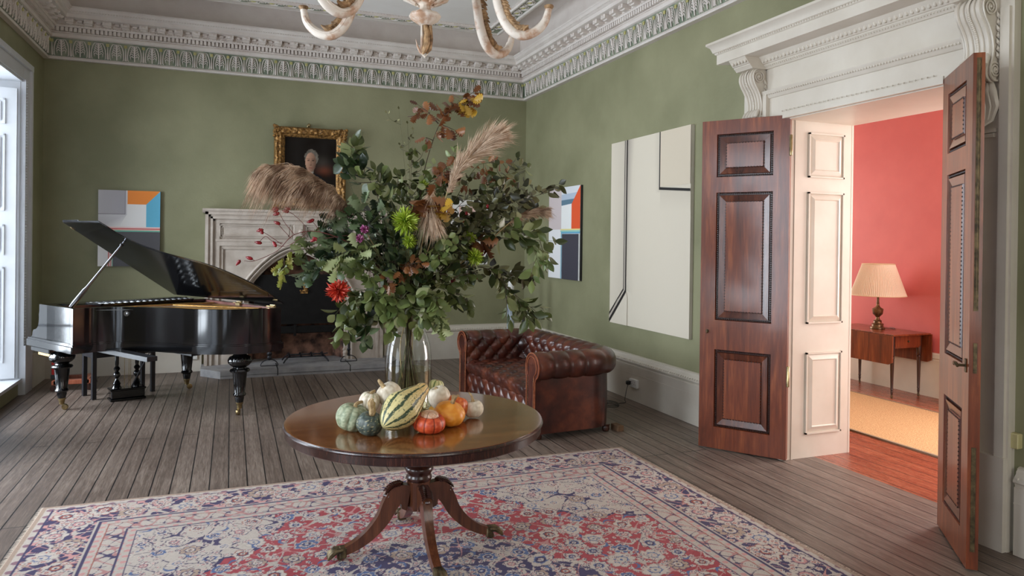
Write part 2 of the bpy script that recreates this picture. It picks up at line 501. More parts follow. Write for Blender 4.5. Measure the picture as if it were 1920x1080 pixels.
# ---- main cornice: bead, painted leaf frieze, torus, dentils, egg course, brackets, corona
def cornice(name, p0, p1, iv, detail):
    b = MB()
    P1 = [(-.05, 3.615), (.018, 3.615), (.026, 3.628), (.018, 3.642), (.014, 3.648), (-.05, 3.648)]
    P2 = [(-.05, 3.85), (.035, 3.85), (.055, 3.862), (.060, 3.88), (.055, 3.898), (.045, 3.905), (.06, 3.91), (.06, 3.918), (-.05, 3.918)]
    P3 = [(-.05, 3.918), (.040, 3.918), (.040, 3.968), (.092, 3.968), (.098, 3.985), (.092, 4.0), (.088, 4.0), (.088, 4.045), (.215, 4.045), (.225, 4.05), (.225, 4.088), (.235, 4.092), (.255, 4.105), (.268, 4.13), (.285, 4.14), (.285, 4.155), (.20, 4.17), (.14, 4.25), (.12, CR_), (-.05, CR_)]
    for P in (P1, P2, P3):
        b.sweep_profile(P, p0, p1, iv, 1, 1)
    b.cur = 1
    P4 = [(-.05, 3.648), (.012, 3.648), (.016, 3.70), (.024, 3.78), (.036, 3.85), (-.05, 3.85)]
    b.sweep_profile(P4, p0, p1, iv, 1, 1)
    b.cur = 0
    d = (Vector(p1) - Vector(p0)).normalized()
    v = Vector(iv)
    L = (Vector(p1) - Vector(p0)).length
    def T(s, q, z):
        w = Vector(p0) + d * s + v * q
        return (w.x, w.y, z)
    def bx(s0, s1, q0, q1, z0, z1):
        ps = [T(s, q, z) for z in (z0, z1) for s, q in ((s0, q0), (s1, q0), (s1, q1), (s0, q1))]
        b.add(ps, [(0, 3, 2, 1), (4, 5, 6, 7), (0, 1, 5, 4), (1, 2, 6, 5), (2, 3, 7, 6), (3, 0, 4, 7)])
    s = .1
    while s < L - .1:       # dentils
        bx(s, s + .029, .03, .089, 3.921, 3.966)
        s += .0435
    s = .13
    while s < L - .1:       # egg course
        w = T(s, .094, 3.99)
        b.ball(w, .012, 6, 4)
        s += .029
    s = .20
    while s < L - .2:       # brackets
        bx(s, s + .088, .08, .19, 4.004, 4.043)
        bx(s + .008, s + .08, .08, .16, 3.988, 4.006)
        w = T(s + .0425, .18, 4.026)
        b.ball(w, .021, 8, 5, (1.6, 1, .9))
        bx(s + .115, s + .160, .08, .13, 4.020, 4.043)
        s += .185
    s = .22
    while s < L - .25:      # small beads under the corona lip
        w = T(s, .258, 4.106)
        b.ball(w, .008, 5, 3)
        s += .028
    # leaf frieze: a row of raised acanthus leaves held in arches, a yellow flower between two leaves
    pitch = .1842
    n = int((L - .05) / pitch)
    s0 = (L - n * pitch) / 2
    for k in range(n + 1):
        c = s0 + k * pitch
        if detail and k < n:
            m_ = c + pitch / 2
            pts = []
            for i in range(13):
                a = PI * i / 12
                pts.append(T(m_ - math.cos(a) * pitch * (.46 - .08 * (1 - math.sin(a))), .026 + .012 * math.sin(a), 3.665 + .165 * min(1, math.sin(a) * 1.15)))
            pts = [T(m_ - pitch * .34, .020, 3.655)] + pts + [T(m_ + pitch * .34, .020, 3.655)]
            b.tube(pts, .0055, 4)
            for sd in (-1, 1):
                for j in range(5):
                    zz = 3.69 + j * .026
                    w_ = pitch * (.30 - .035 * j) * (1 if j else .8)
                    b.tube([T(m_ + sd * .012, .028, zz + .012), T(m_ + sd * w_ * .6, .036, zz + .028), T(m_ + sd * w_, .034, zz + .012), T(m_ + sd * (w_ - .004), .026, zz - .012)], [.007, .006, .005, .002], 4)
            b.tube([T(m_, .022, 3.655), T(m_, .034, 3.74), T(m_, .044, 3.81), T(m_, .062, 3.825)], [.006, .009, .013, .008], 5)
        b.cur = 2
        for q in range(4):
            a = PI / 4 + q * PI / 2
            b.ball(T(c + .011 * math.cos(a), .040, 3.815 + .012 * math.sin(a)), .010, 5, 4)
        b.cur = 0
        b.tube([T(c, .022, 3.655), T(c, .030, 3.74), T(c, .034, 3.80)], [.012, .006, .003], 4)
    return struct(b.build(name, [plaster, sage, flower_y]))
flower_y = plain('pale_yellow_plaster', srgb(190, 184, 120), srgb(206, 198, 140), rough=.7)
cornice('trim_1', (-1.95, 9.47), (3.86, 9.47), (0, -1), True)
cornice('trim_2', (3.86, 9.47), (3.86, .8), (-1, 0), True)
cornice('trim_3', (-1.95, .8), (-1.95, 9.47), (1, 0), True)

# ---- ceiling frame of plaster scrollwork
b = MB()
gx0, gx1, gy1, gy0, gw = -1.31, 3.22, 8.83, 1.2, .20
def runb(x0, y0, x1, y1):
    b.box((x0, y0, CZ - .018), (x1, y1, CZ + .01))
for o0, o1, dz in ((0, .025, .04), (gw - .02, gw, .035)):
    b.box((gx0 + o0, gy0, CZ - dz), (gx0 + o1, gy1 - o1, CZ)).box((gx1 - o1, gy0, CZ - dz), (gx1 - o0, gy1 - o1, CZ)).box((gx0 + o0, gy1 - o1, CZ - dz), (gx1 - o0, gy1 - o0, CZ))
b.cur = 1
b.box((gx0 + .02, gy0, CZ - .012), (gx0 + gw - .02, gy1 - gw + .02, CZ)).box((gx1 - gw + .02, gy0, CZ - .012), (gx1 - .02, gy1 - gw + .02, CZ)).box((gx0 + .02, gy1 - gw + .02, CZ - .012), (gx1 - .02, gy1 - .02, CZ))
def guill(cx, cy, along):
    for R, r, mi in ((.058, .006, 0), (.036, .006, 0)):
        b.cur = mi
        b.tube([(cx + R * math.cos(a * PI / 8) * (1.25 if along == 0 else 1), cy + R * math.sin(a * PI / 8) * (1.25 if along else 1), CZ - .016) for a in range(17)], r, 4)
    b.cur = 2
    b.ball((cx, cy, CZ - .012), .03, 8, 5, (1.2 if along == 0 else 1, 1.2 if along else 1, .4))
    b.cur = 0
    for sg in (-1, 1):
        o = .098
        x, y = (cx + sg * o * .5, cy) if along == 0 else (cx, cy + sg * o * .5)
        pts = []
        for a in range(7):
            t = a / 6
            u_, w_ = (.5 + t * .5) * o * 1.0, .055 * math.cos(t * PI)
            pts.append((cx + sg * u_, cy + w_, CZ - .015) if along == 0 else (cx + w_, cy + sg * u_, CZ - .015))
        b.tube(pts, .006, 4)
        for r_ in (.022,):
            q = (cx + sg * o * .98, cy, CZ - .015) if along == 0 else (cx, cy + sg * o * .98, CZ - .015)
            b.ball(q, r_, 6, 4, (.8, .8, .4))
x = gx0 + .12
while x < gx1 - .1:
    guill(x, gy1 - gw / 2, 0); x += .2
y = gy1 - gw / 2 - .2
while y > 4.2:
    guill(gx1 - gw / 2, y, 1); guill(gx0 + gw / 2, y, 1); y -= .2
x = gx0 + gw + .02
b.cur = 0
while x < gx1 - gw:
    b.ball((x, gy1 - gw - .012, CZ - .01), .009, 5, 3); x += .035
y = gy1 - gw
while y > 4.0:
    b.ball((gx1 - gw - .012, y, CZ - .01), .009, 5, 3); y -= .035
struct(b.build('trim_4', [plaster, sage, flower_y]))

# ---- left windows: moulded surround, splayed reveal, panelled shutter, sash bars
def window(idx, y0, y1, full):
    aw = .27
    b = MB()
    for (ya, yb) in ((y1, y1 + aw), (y0 - aw, y0)):
        b.box((LX, ya, 0), (LX + .03, yb, 3.35))
        b.box((LX, (ya - .001 if ya >= y1 else yb - .02), .001), (LX + .045, (ya + .02 if ya >= y1 else yb + .001), 3.19))
        e = yb - .05 if ya >= y1 else ya
        b.box((LX, e, .46), (LX + .052, e + .05, 3.37))
        b.box((LX, ya - .002, .003), (LX + .062, yb + .002, .50))
    b.box((LX, y0 - aw + .002, 3.192), (LX + .028, y1 + aw - .002, 3.37)).box((LX, y0 - aw - .001, 3.32), (LX + .054, y1 + aw + .001, 3.375))
    if full:
        for k in range(90):     # rope bead on the inner edge
            b.ball((LX + .045, y1 + .028, .52 + k * .0298), .011, 5, 4)
    # reveal linings
    b.box((LX - .48, y1 - .006, .002), (LX - .002, y1 + .015, 3.195)).box((LX - .48, y0 - .015, .002), (LX - .002, y0 + .006, 3.195)).box((LX - .47, y0 + .004, 3.165), (LX + .016, y1 - .004, 3.205)).box((LX - .5, y0 + .003, .14), (LX + .034, y1 - .003, .172))
    w = struct(b.build('window_%d' % idx, white_sky_tint))
    s = MB()
    s.box((LX - .47, y0, .17), (LX - .42, y1, .25)).box((LX - .47, y0, 3.1), (LX - .42, y1, 3.18)).box((LX - .47, y0, .2), (LX - .42, y0 + .07, 3.15)).box((LX - .47, y1 - .07, .2), (LX - .42, y1, 3.15)).box((LX - .47, y0, 1.6), (LX - .41, y1, 1.67))
    for k in (1, 2):
        yy = y0 + (y1 - y0) * k / 3
        s.box((LX - .46, yy - .013, .2), (LX - .43, yy + .013, 3.15))
    for zz in (.68, 1.14, 2.12, 2.6):
        s.box((LX - .46, y0, zz - .013), (LX - .43, y1, zz + .013))
    s.build('window_sash', white_sky_tint, w, smooth=False)
    if full:
        def sx(a, t, z):    # shutter leaf folded against the splayed reveal; a from its room edge outwards
            return (LX - .012 - a * .96, y1 - .055 - t - a * .18, z)
        h = MB(sx)
        H0, H1, W_ = .19, 3.08, .36
        h.box((0, 0, H0), (W_, .03, H1))
        for z0, z1 in ((.35, 1.30), (1.42, 1.72), (1.86, 2.62), (2.72, 2.97)):
            h.box((.095, .03, z0), (W_ - .05, .036, z0 + .018)).box((.095, .03, z1 - .018), (W_ - .05, .040, z1)).box((.095, .03, z0), (.110, .040, z1)).box((W_ - .068, .03, z0), (W_ - .05, .040, z1))
            h.box((.125, .028, z0 + .03), (W_ - .08, .042, z1 - .03), bev=.008)
        h.build('shutter', white_sky_tint, w, angle=20)
    return w
for i, (a_, b_) in enumerate(WINS):
    window(i + 1, a_, b_, i == 0)
b = MB()
b.box((.3, FY - .3, .6), (2.9, FY - .24, .66)).box((.3, FY - .3, 3.14), (2.9, FY - .24, 3.2)).box((1.56, FY - .3, .6), (1.64, FY - .24, 3.2)).box((.3, FY - .3, 1.85), (2.9, FY - .24, 1.92))
struct(b.build('window_5', white, smooth=False))

DW = 3.875
# ---- doorway: panelled linings, architrave, entablature on scrolled consoles
b = MB()
b.box((3.90, OY1 - .006, 0), (4.52, OY1 + .03, OZ + .03)).box((3.90, OY0 - .03, 0), (4.52, OY0 + .006, OZ + .03)).box((3.86, OY0, OZ - .006), (4.52, OY1, OZ + .03))
b.box((4.50, OY1, 0), (4.53, OY1 + .12, OZ + .14)).box((4.50, OY0 - .12, 0), (4.53, OY0, OZ + .14)).box((4.50, OY0, OZ), (4.53, OY1, OZ + .14))
b.box((3.94, OY1 - .012, 0), (3.955, OY1, OZ)).box((4.505, OY1 - .008, 0), (4.52, OY1, OZ))
def jamb_panel(z0, z1):
    x0, x1, y = 4.07, 4.42, OY1 - .006
    for (a, c, e, g, dd) in ((x0, z0, x1, z1, .016),):
        fr = .035
        b.box((a, y - dd, c), (e, y, c + .012)).box((a, y - dd, g - .012), (e, y, g)).box((a, y - dd, c), (a + .012, y, g)).box((e - .012, y - dd, c), (e, y, g))
        def q(i0, d0, i1, d1):
            P = [(a + i0, y - d0, c + i0), (e - i0, y - d0, c + i0), (e - i0, y - d0, g - i0), (a + i0, y - d0, g - i0),
                 (a + i1, y - d1, c + i1), (e - i1, y - d1, c + i1), (e - i1, y - d1, g - i1), (a + i1, y - d1, g - i1)]
            b.add(P, [(0, 1, 5, 4), (1, 2, 6, 5), (2, 3, 7, 6), (3, 0, 4, 7)])
            return P
        q(.012, .001, .055, .018)
        q(.055, .018, .062, .010)
        q(.062, .010, .066, .010)
        P = [(a + .066, y - .010, c + .066), (e - .066, y - .010, c + .066), (e - .066, y - .010, g - .066), (a + .066, y - .010, g - .066)]
        b.add(P, [(0, 1, 2, 3)])
for z0, z1 in ((.18, .80), (1.02, 2.02), (2.13, 2.47)):
    jamb_panel(z0, z1)
struct(b.build('trim_5', white, angle=15))

b = MB()
b.box((DW - .002, OY1 + .003, .001), (WX + .02, 4.71, 3.19)).box((DW - .002, 2.593, .001), (WX + .02, OY0 - .003, 3.19)).box((DW - .002, OY0, OZ + .002), (WX + .02, OY1, 3.18))
# architrave round the opening
for y0, y1 in ((OY1, OY1 + .20), (OY0 - .20, OY0)):
    b.box((DW - .015, y0, 0), (DW, y1, 2.755))
    o = y1 if y0 >= OY1 else y0
    sgn = 1 if y0 >= OY1 else -1
    inn = y0 if sgn > 0 else y1
    b.box((DW - .021, inn + sgn * .001, .002), (DW, inn + sgn * .045, OZ + .04)).box((DW - .075, o - sgn * .05, 0), (DW, o, 2.79))
    b.box((DW - .026, min(inn, o) + .002, .003), (DW, max(inn, o) - .054, .50))
    for k in range(66):
        b.ball((DW - .016, inn + sgn * .055, .55 + k * .0315), .0075, 5, 3)
b.box((DW - .040, OY0 - .15, OZ + .001), (DW, OY1 + .15, 2.758)).box((DW - .052, OY0 + .002, OZ + .0005), (DW, OY1 - .002, OZ + .045))
b.sweep_profile([(0, 2.735), (.05, 2.735), (.06, 2.745), (.065, 2.76), (.08, 2.775), (.085, 2.79), (0, 2.79)], (DW, OY1 + .2), (DW, OY0 - .2), (-1, 0))
k = 0
while k * .022 < 1.6:
    b.ball((DW - .071, OY1 + .17 - k * .022, 2.765), .0085, 5, 4); k += 1
k = 0
while k * .04 < 1.25:
    b.ball((DW - .056, OY1 - .005 - k * .04, OZ + .055), .0075, 5, 3); k += 1
# backboards beside the architrave, behind the consoles
b.box((DW - .03, OY1 + .2, 0), (DW, 4.718, 3.0)).box((DW - .03, 2.587, 0), (DW, OY0 - .2, 3.0))
b.box((DW - .05, 2.60, .50), (DW, 2.65, 2.9)).box((DW - .05, 4.66, .50), (DW, 4.71, 2.9)).box((DW - .055, 4.49, .001), (DW, 4.715, .5)).box((DW - .062, 2.59, .001), (DW, 2.77, .5))
# frieze, bed mould, soffit, corona, cyma
b.box((DW - .034, OY0 - .195, 2.785), (DW, OY1 + .195, 3.005))
BED = [(0, 2.965), (.05, 2.965), (.058, 2.975), (.075, 2.99), (.075, 2.997), (.085, 3.0), (.11, 3.03), (.125, 3.05), (0, 3.05)]
b.sweep_profile(BED, (DW, OY1 + .2), (DW, OY0 - .2), (-1, 0))
k = 0
while k * .038 < 1.6:
    b.ball((DW - .10, OY1 + .16 - k * .038, 3.022), .0155, 7, 5, (.8, .8, 1.25)); k += 1
for k in range(78):
    b.ball((DW - .066, OY1 + .18 - k * .021, 2.982), .0078, 5, 3)
for y0, y1 in ((4.48, 4.63), (2.67, 2.82)):
    BR = [(q + .13, z) for q, z in BED[1:-1]]
    pts = [(.10, 2.965)] + BR + [(.10, 3.05)]
    b.prism([(DW - q, z) for q, z in [(0, 2.965)] + BR + [(0, 3.05)]], y0 - .02, y1 + .02, 'xz')
    for k in range(5):
        b.ball((DW - .235, y0 + .0 + k * .036, 3.022), .0155, 7, 5, (.8, .8, 1.25))
CN = [(0, 3.05), (.255, 3.05), (.262, 3.052), (.262, 3.125), (.272, 3.13), (.275, 3.14), (.285, 3.145), (.29, 3.16), (.30, 3.185), (.318, 3.20), (.325, 3.205), (.325, 3.222), (0, 3.235)]
def entab(y0, y1):
    n = len(CN)
    vs = []
    for q, z in CN:
        vs.append((DW - q, y0 - max(0, q - .14), z))
    for q, z in CN:
        vs.append((DW - q, y1 + max(0, q - .14), z))
    fs = [(i, i + 1, n + i + 1, n + i) for i in range(n - 1)] + [(n - 1, 0, n, 2 * n - 1), tuple(range(n)), tuple(range(n, 2 * n))[::-1]]
    b.add(vs, fs)
entab(2.63, 4.67)
for k in range(96):
    b.ball((DW - .277, 2.52 + k * .0235, 3.137), .008, 5, 3)
struct(b.build('trim_6', white, angle=30))

# consoles
def console(y0, y1):
    b = MB()
    # side outline (projection q, z): scrolled S
    out = []
    outer = [(.02, 2.965), (.12, 2.965), (.155, 2.94), (.165, 2.90), (.15, 2.855), (.12, 2.81), (.095, 2.76), (.082, 2.70), (.085, 2.65), (.095, 2.61), (.105, 2.57), (.10, 2.535), (.07, 2.515), (.035, 2.52), (.02, 2.55)]
    pl_ = bez([(q, 0, z) for q, z in outer], 56)
    poly = [(DW - p.x, p.z) for p in pl_]
    b.prism(poly, y0, y1, 'xz')
    for yy, sg in ((y0 - .006, -1), (y1 + .006, 1)):
        for (cq, cz, R) in ((.105, 2.905, .05), (.062, 2.572, .042)):
            pts = []
            for i in range(40):
                a = i / 39 * 4.6 * PI
                r = R * (1 - i / 46)
                pts.append((DW - (cq + r * math.cos(a + .6)), yy, cz + r * math.sin(a + .6)))
            b.tube(pts, .0055, 5)
            b.ball((DW - cq, yy, cz), .010, 6, 4)
        # edge fillet following the S, and leaf work in the gore
        b.tube([(DW - p.x * .97, yy, p.z) for p in pl_[2:-2]], .006, 5)
        for j in range(7):
            z = 2.63 + j * .036
            b.tube([(DW - .03, yy, z), (DW - .05, yy - sg * -.004, z + .02), (DW - .055 + .01 * (j % 2), yy, z + .038)], [.004, .011, .003], 5)
    # bands on the front following the S
    ymid = (y0 + y1) / 2
    for dy, r in ((-.062, .009), (.062, .009), (-.03, .007), (.03, .007)):
        b.tube([(DW - p.x - .003, ymid + dy, p.z) for p in pl_[4:-8]], r, 6)
    for i in range(6, len(pl_) - 14):
        p = pl_[i]
        b.ball((DW - p.x - .004, ymid, p.z), .011, 6, 4)
    # leaf curling over the lower scroll
    for k in range(5):
        dy = (k - 2) * .028
        b.tube([(DW - .09, ymid + dy, 2.66), (DW - .112, ymid + dy * 1.2, 2.63), (DW - .128, ymid + dy * 1.25, 2.60), (DW - .12, ymid + dy * 1.1, 2.585)], [.008, .016, .015, .006], 7)
    # pendant acanthus under the console
    for k in range(7):
        a = (k - 3) / 3
        b.tube([(DW - .05, ymid + a * .05, 2.52), (DW - .085 + abs(a) * .02, ymid + a * .07, 2.46), (DW - .075 + abs(a) * .03, ymid + a * .075, 2.38), (DW - .06 + abs(a) * .02, ymid + a * .045, 2.31), (DW - .07, ymid + a * .018, 2.275)], [.012, .021, .022, .016, .008], 7)
    b.box((DW - .045, y0, 2.24), (DW - .02, y1, 2.262)).box((DW - .045, y0 + .01, 2.215), (DW - .02, y1 - .01, 2.235))
    return struct(b.build('trim_console', white, angle=50))
console(4.48, 4.63)
console(2.67, 2.82)
# little joint block on the wall edge above the right baseboard
struct(MB().box((WX - .04, 2.55, .555), (WX, 2.62, .635), bev=.004).build('trim_7', plain('cream_paint', srgb(190, 180, 128), srgb(204, 194, 146), rough=.5)))

# ---- mahogany door leaves
def leaf(idx, hinge, tip, W_, side, T=.052, handle='key'):
    hx, hy = hinge
    d = Vector((tip[0] - hx, tip[1] - hy, 0)).normalized()
    nrm = Vector((d.y, -d.x, 0)) * side     # visible face normal
    def xf(w, t, z):
        p = Vector((hx, hy, 0)) + d * w + nrm * t
        return (p.x, p.y, z)
    b = MB(xf)
    Z0, Z1 = .012, 2.585
    st = .118
    pan = [(.18, .79), (1.02, 2.02), (2.14, 2.476)]
    # stiles and rails
    b.box((0, -T, Z0), (st, 0, Z1)).box((W_ - st, -T, Z0), (W_, 0, Z1))
    zz = [Z0] + [z for p in pan for z in p] + [Z1]
    for i in range(0, len(zz), 2):
        b.box((st, -T, zz[i]), (W_ - st, 0, zz[i + 1]))
    for wj in (st, W_ - st):
        pass
    o = b.build('door_%d' % idx, mahog, None, loc=(hx, hy, 0), angle=20)
    struct(o, 'mahogany door leaf', 'door')
    for z0, z1 in pan:
        p = MB(xf)
        a, e = st, W_ - st
        for s_, face in ((1, 0), (-1, -T)):
            def q(i0, d0, i1, d1):
                P = [(a + i0, face - s_ * d0, z0 + i0), (e - i0, face - s_ * d0, z0 + i0), (e - i0, face - s_ * d0, z1 - i0), (a + i0, face - s_ * d0, z1 - i0),
                     (a + i1, face - s_ * d1, z0 + i1), (e - i1, face - s_ * d1, z0 + i1), (e - i1, face - s_ * d1, z1 - i1), (a + i1, face - s_ * d1, z1 - i1)]
                f = [(0, 1, 5, 4), (1, 2, 6, 5), (2, 3, 7, 6), (3, 0, 4, 7)]
                p.add(P, f if s_ > 0 else [x[::-1] for x in f])
            q(0, 0, .004, .018)
            p.cur = 1
            q(.004, .018, .020, .018)
            p.cur = 2
            q(.020, .018, .024, .002)
            q(.024, .002, .070, .012)
            q(.070, .012, .074, .004)
            p.cur = 0
            P = [(a + .074, face - s_ * .004, z0 + .074), (e - .074, face - s_ * .004, z0 + .074), (e - .074, face - s_ * .004, z1 - .074), (a + .074, face - s_ * .004, z1 - .074)]
            p.add(P, [(0, 1, 2, 3)] if s_ > 0 else [(3, 2, 1, 0)])
        p.build('door_panel', [mahog, mahogd, mahogm], o, angle=15)
        e2 = MB(xf)
        def beads(i, step, r, depth):
            for s_, face in ((1, 0), (-1, -T)):
                w = a + i
                while w < e - i + .001:
                    e2.ball((w, face - s_ * depth, z0 + i), r, 5, 4, (1, .7, 1)); e2.ball((w, face - s_ * depth, z1 - i), r, 5, 4, (1, .7, 1)); w += step
                z = z0 + i
                while z < z1 - i + .001:
                    e2.ball((a + i, face - s_ * depth, z), r, 5, 4, (1, .7, 1)); e2.ball((e - i, face - s_ * depth, z), r, 5, 4, (1, .7, 1)); z += step
        beads(.010, .0165, .0072, .010)
        beads(.074, .0225, .0055, .004)
        e2.build('panel_beading', mahogd, o)
    return o, xf
door1, x1 = leaf(1, (3.862, 4.238), (3.480, 4.782), .665, -1)
door1['label'] = 'left mahogany door leaf folded back against the green wall'
door2, x2 = leaf(2, (3.828, 2.977), (3.432, 2.509), .613, 1)
door2['label'] = 'right mahogany door leaf standing open at the edge of the picture'
for k, z in enumerate((.56, 2.28)):      # hinges between leaf and frame
    h = MB(x1)
    h.box((-.006, -.03, z), (.002, .012, z + .15))
    h.build('hinge', brassd, door1)
    h = MB()
    h.lathe([(.004, 0), (.009, .004), (.009, .15), (.004, .156)], 3.862 - .004, 4.238 - .018, 8)
    h.v = [(x, y, zz + z) for x, y, zz in h.v]
    h.build('hinge_knuckle', brass, door1)
h = MB(x1)
h.lathe([(.001, 0), (.013, .001), (.013, .004), (.004, .006)], n=12, axis=(0, 1, 0), org=(.605, 0, .93))
h.ball((.605, .012, .925), .008, 6, 5, (1, 1, 2))
h.build('keyhole_plate', brassd, door1)
# escutcheon and T-handle on the right leaf, brass bolt on its edge
h = MB(x2)
h.box((.545, 0, .985), (.575, .005, 1.055), bev=.003)
h.tube([(.56, .004, 1.02), (.56, .045, 1.02)], .007, 8)
h.tube([(.525, .045, 1.018), (.545, .048, 1.03), (.575, .048, 1.03), (.595, .045, 1.018)], [.006, .009, .009, .006], 8)
h.build('door_handle', brassd, door2)
h = MB(x2)
h.box((.613, -.036, .1), (.616, -.016, .62)).box((.613, -.036, 1.3), (.616, -.016, 2.56))
h.tube([(.618, -.026, 1.35), (.618, -.026, 2.55)], .006, 6).box((.613, -.034, .99), (.617, -.018, 1.14)).box((.614, -.03, 1.36), (.626, -.022, 1.40))
h.build('edge_bolt', brassd, door2)

# ================================================================ fireplace
FY0 = 9.32                                   # face of the chimneypiece
fp = thing('fireplace', 'carved pale stone chimneypiece with a pointed arch on the back wall', 'fireplace', (FCX, FY0, 0))
HW, TOPZ = 1.07, 1.93
def arch_pts(hw, spring, apex, n=9):
    out = []
    for i in range(n):                        # four-centred arch, left foot to right foot
        t = i / (n - 1)
        out.append((-hw + hw * t, spring + (apex - spring) * (math.sin(t * PI / 2) ** .80 * .86 + .14 * t)))
    return out + [(-x, z) for x, z in out[::-1][1:]]
AR = arch_pts(.60, .98, 1.47)
b = MB()
# wall of the chimneypiece: outer outline joined to the arched opening, strip by strip
ys0, ys1 = FY0 + .03, DY + .0
lo, hi = [(-.60, .06)] + AR + [(.60, .06)], None
for (xa, za), (xb, zb) in zip(AR[:-1], AR[1:]):
    X = [FCX + xa, FCX + xb]
    b.add([(X[0], ys0, za), (X[1], ys0, zb), (X[1], ys0, TOPZ - .05), (X[0], ys0, TOPZ - .05), (X[0], ys1, za), (X[1], ys1, zb)], [(0, 1, 2, 3), (0, 4, 5, 1)])
b.box((FCX - HW + .02, ys0, .06), (FCX - .60, ys1, TOPZ - .05)).box((FCX + .60, ys0, .06), (FCX + HW - .02, ys1, TOPZ - .05))
b.build('surround', stone, fp, angle=25)
b = MB()      # stepped outer frame
for i, (w0, w1, y) in enumerate(((0, .035, -.02), (.035, .06, .0), (.06, .085, -.012), (.085, .11, .015))):
    for sx in (-1, 1):
        b.box((FCX + sx * (HW - w0), FY0 + y, .06), (FCX + sx * (HW - w1), DY, TOPZ - w0))
    b.box((FCX - HW + w0, FY0 + y, TOPZ - w1), (FCX + HW - w0, DY, TOPZ - w0))
b.build('outer_frame', stone, fp, smooth=False)
b = MB()
SH = [(0, 1.915), (.20, 1.915), (.205, 1.925), (.225, 1.935), (.23, 1.945), (.23, 1.965), (0, 1.965)]
b.sweep_profile([(q - 0, z) for q, z in SH], (FCX - HW - .03, DY - .0), (FCX + HW + .03, DY - .0), (0, -1))
b.build('mantel_shelf', stone, fp)
b = MB()      # raised rails that leave sunk panels in the frieze and spandrels
y = FY0 + .012
x0, x1 = FCX - HW + .11, FCX + HW - .11
b.box((x0, y, 1.79), (x1, ys0, 1.82)).box((x0, y - .008, 1.575), (x1, ys0, 1.60)).box((x0, y, 1.52), (x1, ys0, 1.575))
b.box((x0, y, 1.60), (x0 + .05, ys0, 1.79)).box((x1 - .05, y, 1.60), (x1, ys0, 1.79))
for (xa, xb) in ((x0 + .05, FCX - .09), (FCX + .09, x1 - .05)):
    for i, yy in ((0, y), (.02, y + .009)):
        b.box((xa + i, yy, 1.62 + i), (xb - i, yy + .006, 1.63 + i)).box((xa + i, yy, 1.765 - i), (xb - i, yy + .006, 1.775 - i)).box((xa + i, yy, 1.62 + i), (xa + i + .01, yy + .006, 1.775 - i)).box((xb - i - .01, yy, 1.62 + i), (xb - i, yy + .006, 1.775 - i))
for sx in (-1, 1):
    xa, xb = FCX + sx * (HW - .11), FCX + sx * (HW - .16)
    b.box((xa, y, .06), (xb, ys0, 1.52))
    xc, xd = FCX + sx * (HW - .19), FCX + sx * (HW - .20)
    b.box((xc, y, .9), (xd, ys0, 1.49)).box((xc, y, 1.48), (FCX + sx * .42, ys0, 1.49))
b.box((FCX - .06, y - .02, 1.60), (FCX + .06, ys0, 1.79), bev=.01).ball((FCX + .03, y - .03, 1.70), .035, 10, 7)
b.build('panel_moulding', stone, fp, smooth=False)
b = MB()      # arch mouldings: three ribs following the pointed arch, stepping back into the opening
for k, (off, yy, r) in enumerate(((.075, FY0 + .01, .022), (.03, FY0 + .02, .018), (-.01, FY0 + .045, .018))):
    A2 = arch_pts(.60 + off, .98, 1.47 + off * 1.1, 17)
    pts = [(FCX + x, yy, z) for x, z in [(-.60 - off, .06)] + A2 + [(.60 + off, .06)]]
    b.tube(pts, r, 6)
b.build('arch_moulding', stone, fp)
b = MB()      # splayed flue cheeks and smoke-blackened back
for sx in (-1, 1):
    xs = [FCX + sx * .61, FCX + sx * .48]
    b.add([(xs[0], ys0, .06), (xs[1], DY + .16, .06), (xs[1], DY + .16, 1.5), (xs[0], ys0, 1.5)], [(0, 1, 2, 3)])
b.add([(FCX - .5, DY + .16, .06), (FCX + .5, DY + .16, .06), (FCX + .5, DY + .16, 1.6), (FCX - .5, DY + .16, 1.6)], [(0, 1, 2, 3)])
b.add([(FCX - .62, ys0, 1.55), (FCX + .62, ys0, 1.55), (FCX + .62, DY + .2, 1.55), (FCX - .62, DY + .2, 1.55)], [(0, 1, 2, 3)])
b.build('firebrick_back', brickm, fp, smooth=False)
b = MB()
b.box((FCX - .50, 9.40, .545), (FCX + .50, 9.425, 1.14)).box((FCX - .50, 9.375, .43), (FCX + .50, 9.43, .52), bev=.008).box((FCX - .50, 9.39, 1.13), (FCX + .50, 9.43, 1.165))
b.box((FCX - .04, 9.36, .40), (FCX - .01, 9.40, .54)).box((FCX - .51, 9.385, .42), (FCX - .485, 9.43, 1.16)).box((FCX + .485, 9.385, .42), (FCX + .51, 9.43, 1.16))
b.build('iron_hood', soot, fp, angle=20)
b = MB()      # gilt beast's head rising from a coronet
cx, cz, yy = .862, .925, 9.392
b.box((cx - .045, yy, cz), (cx + .045, yy + .01, cz + .028))
for k in range(4):
    b.ball((cx - .042 + k * .028, yy, cz + .038), .012, 6, 5)
b.tube([(cx + .012, yy, cz + .03), (cx + .022, yy, cz + .06), (cx + .004, yy - .003, cz + .085), (cx - .006, yy - .003, cz + .11), (cx + .012, yy - .003, cz + .132)], [.026, .024, .017, .015, .018], 7)
b.tube([(cx + .012, yy - .004, cz + .132), (cx - .012, yy - .004, cz + .128), (cx - .028, yy - .004, cz + .116)], [.017, .012, .006], 6)
b.tube([(cx + .018, yy, cz + .14), (cx + .022, yy, cz + .165)], [.006, .002], 5)
b.build('gilt_crest', giltm, fp)

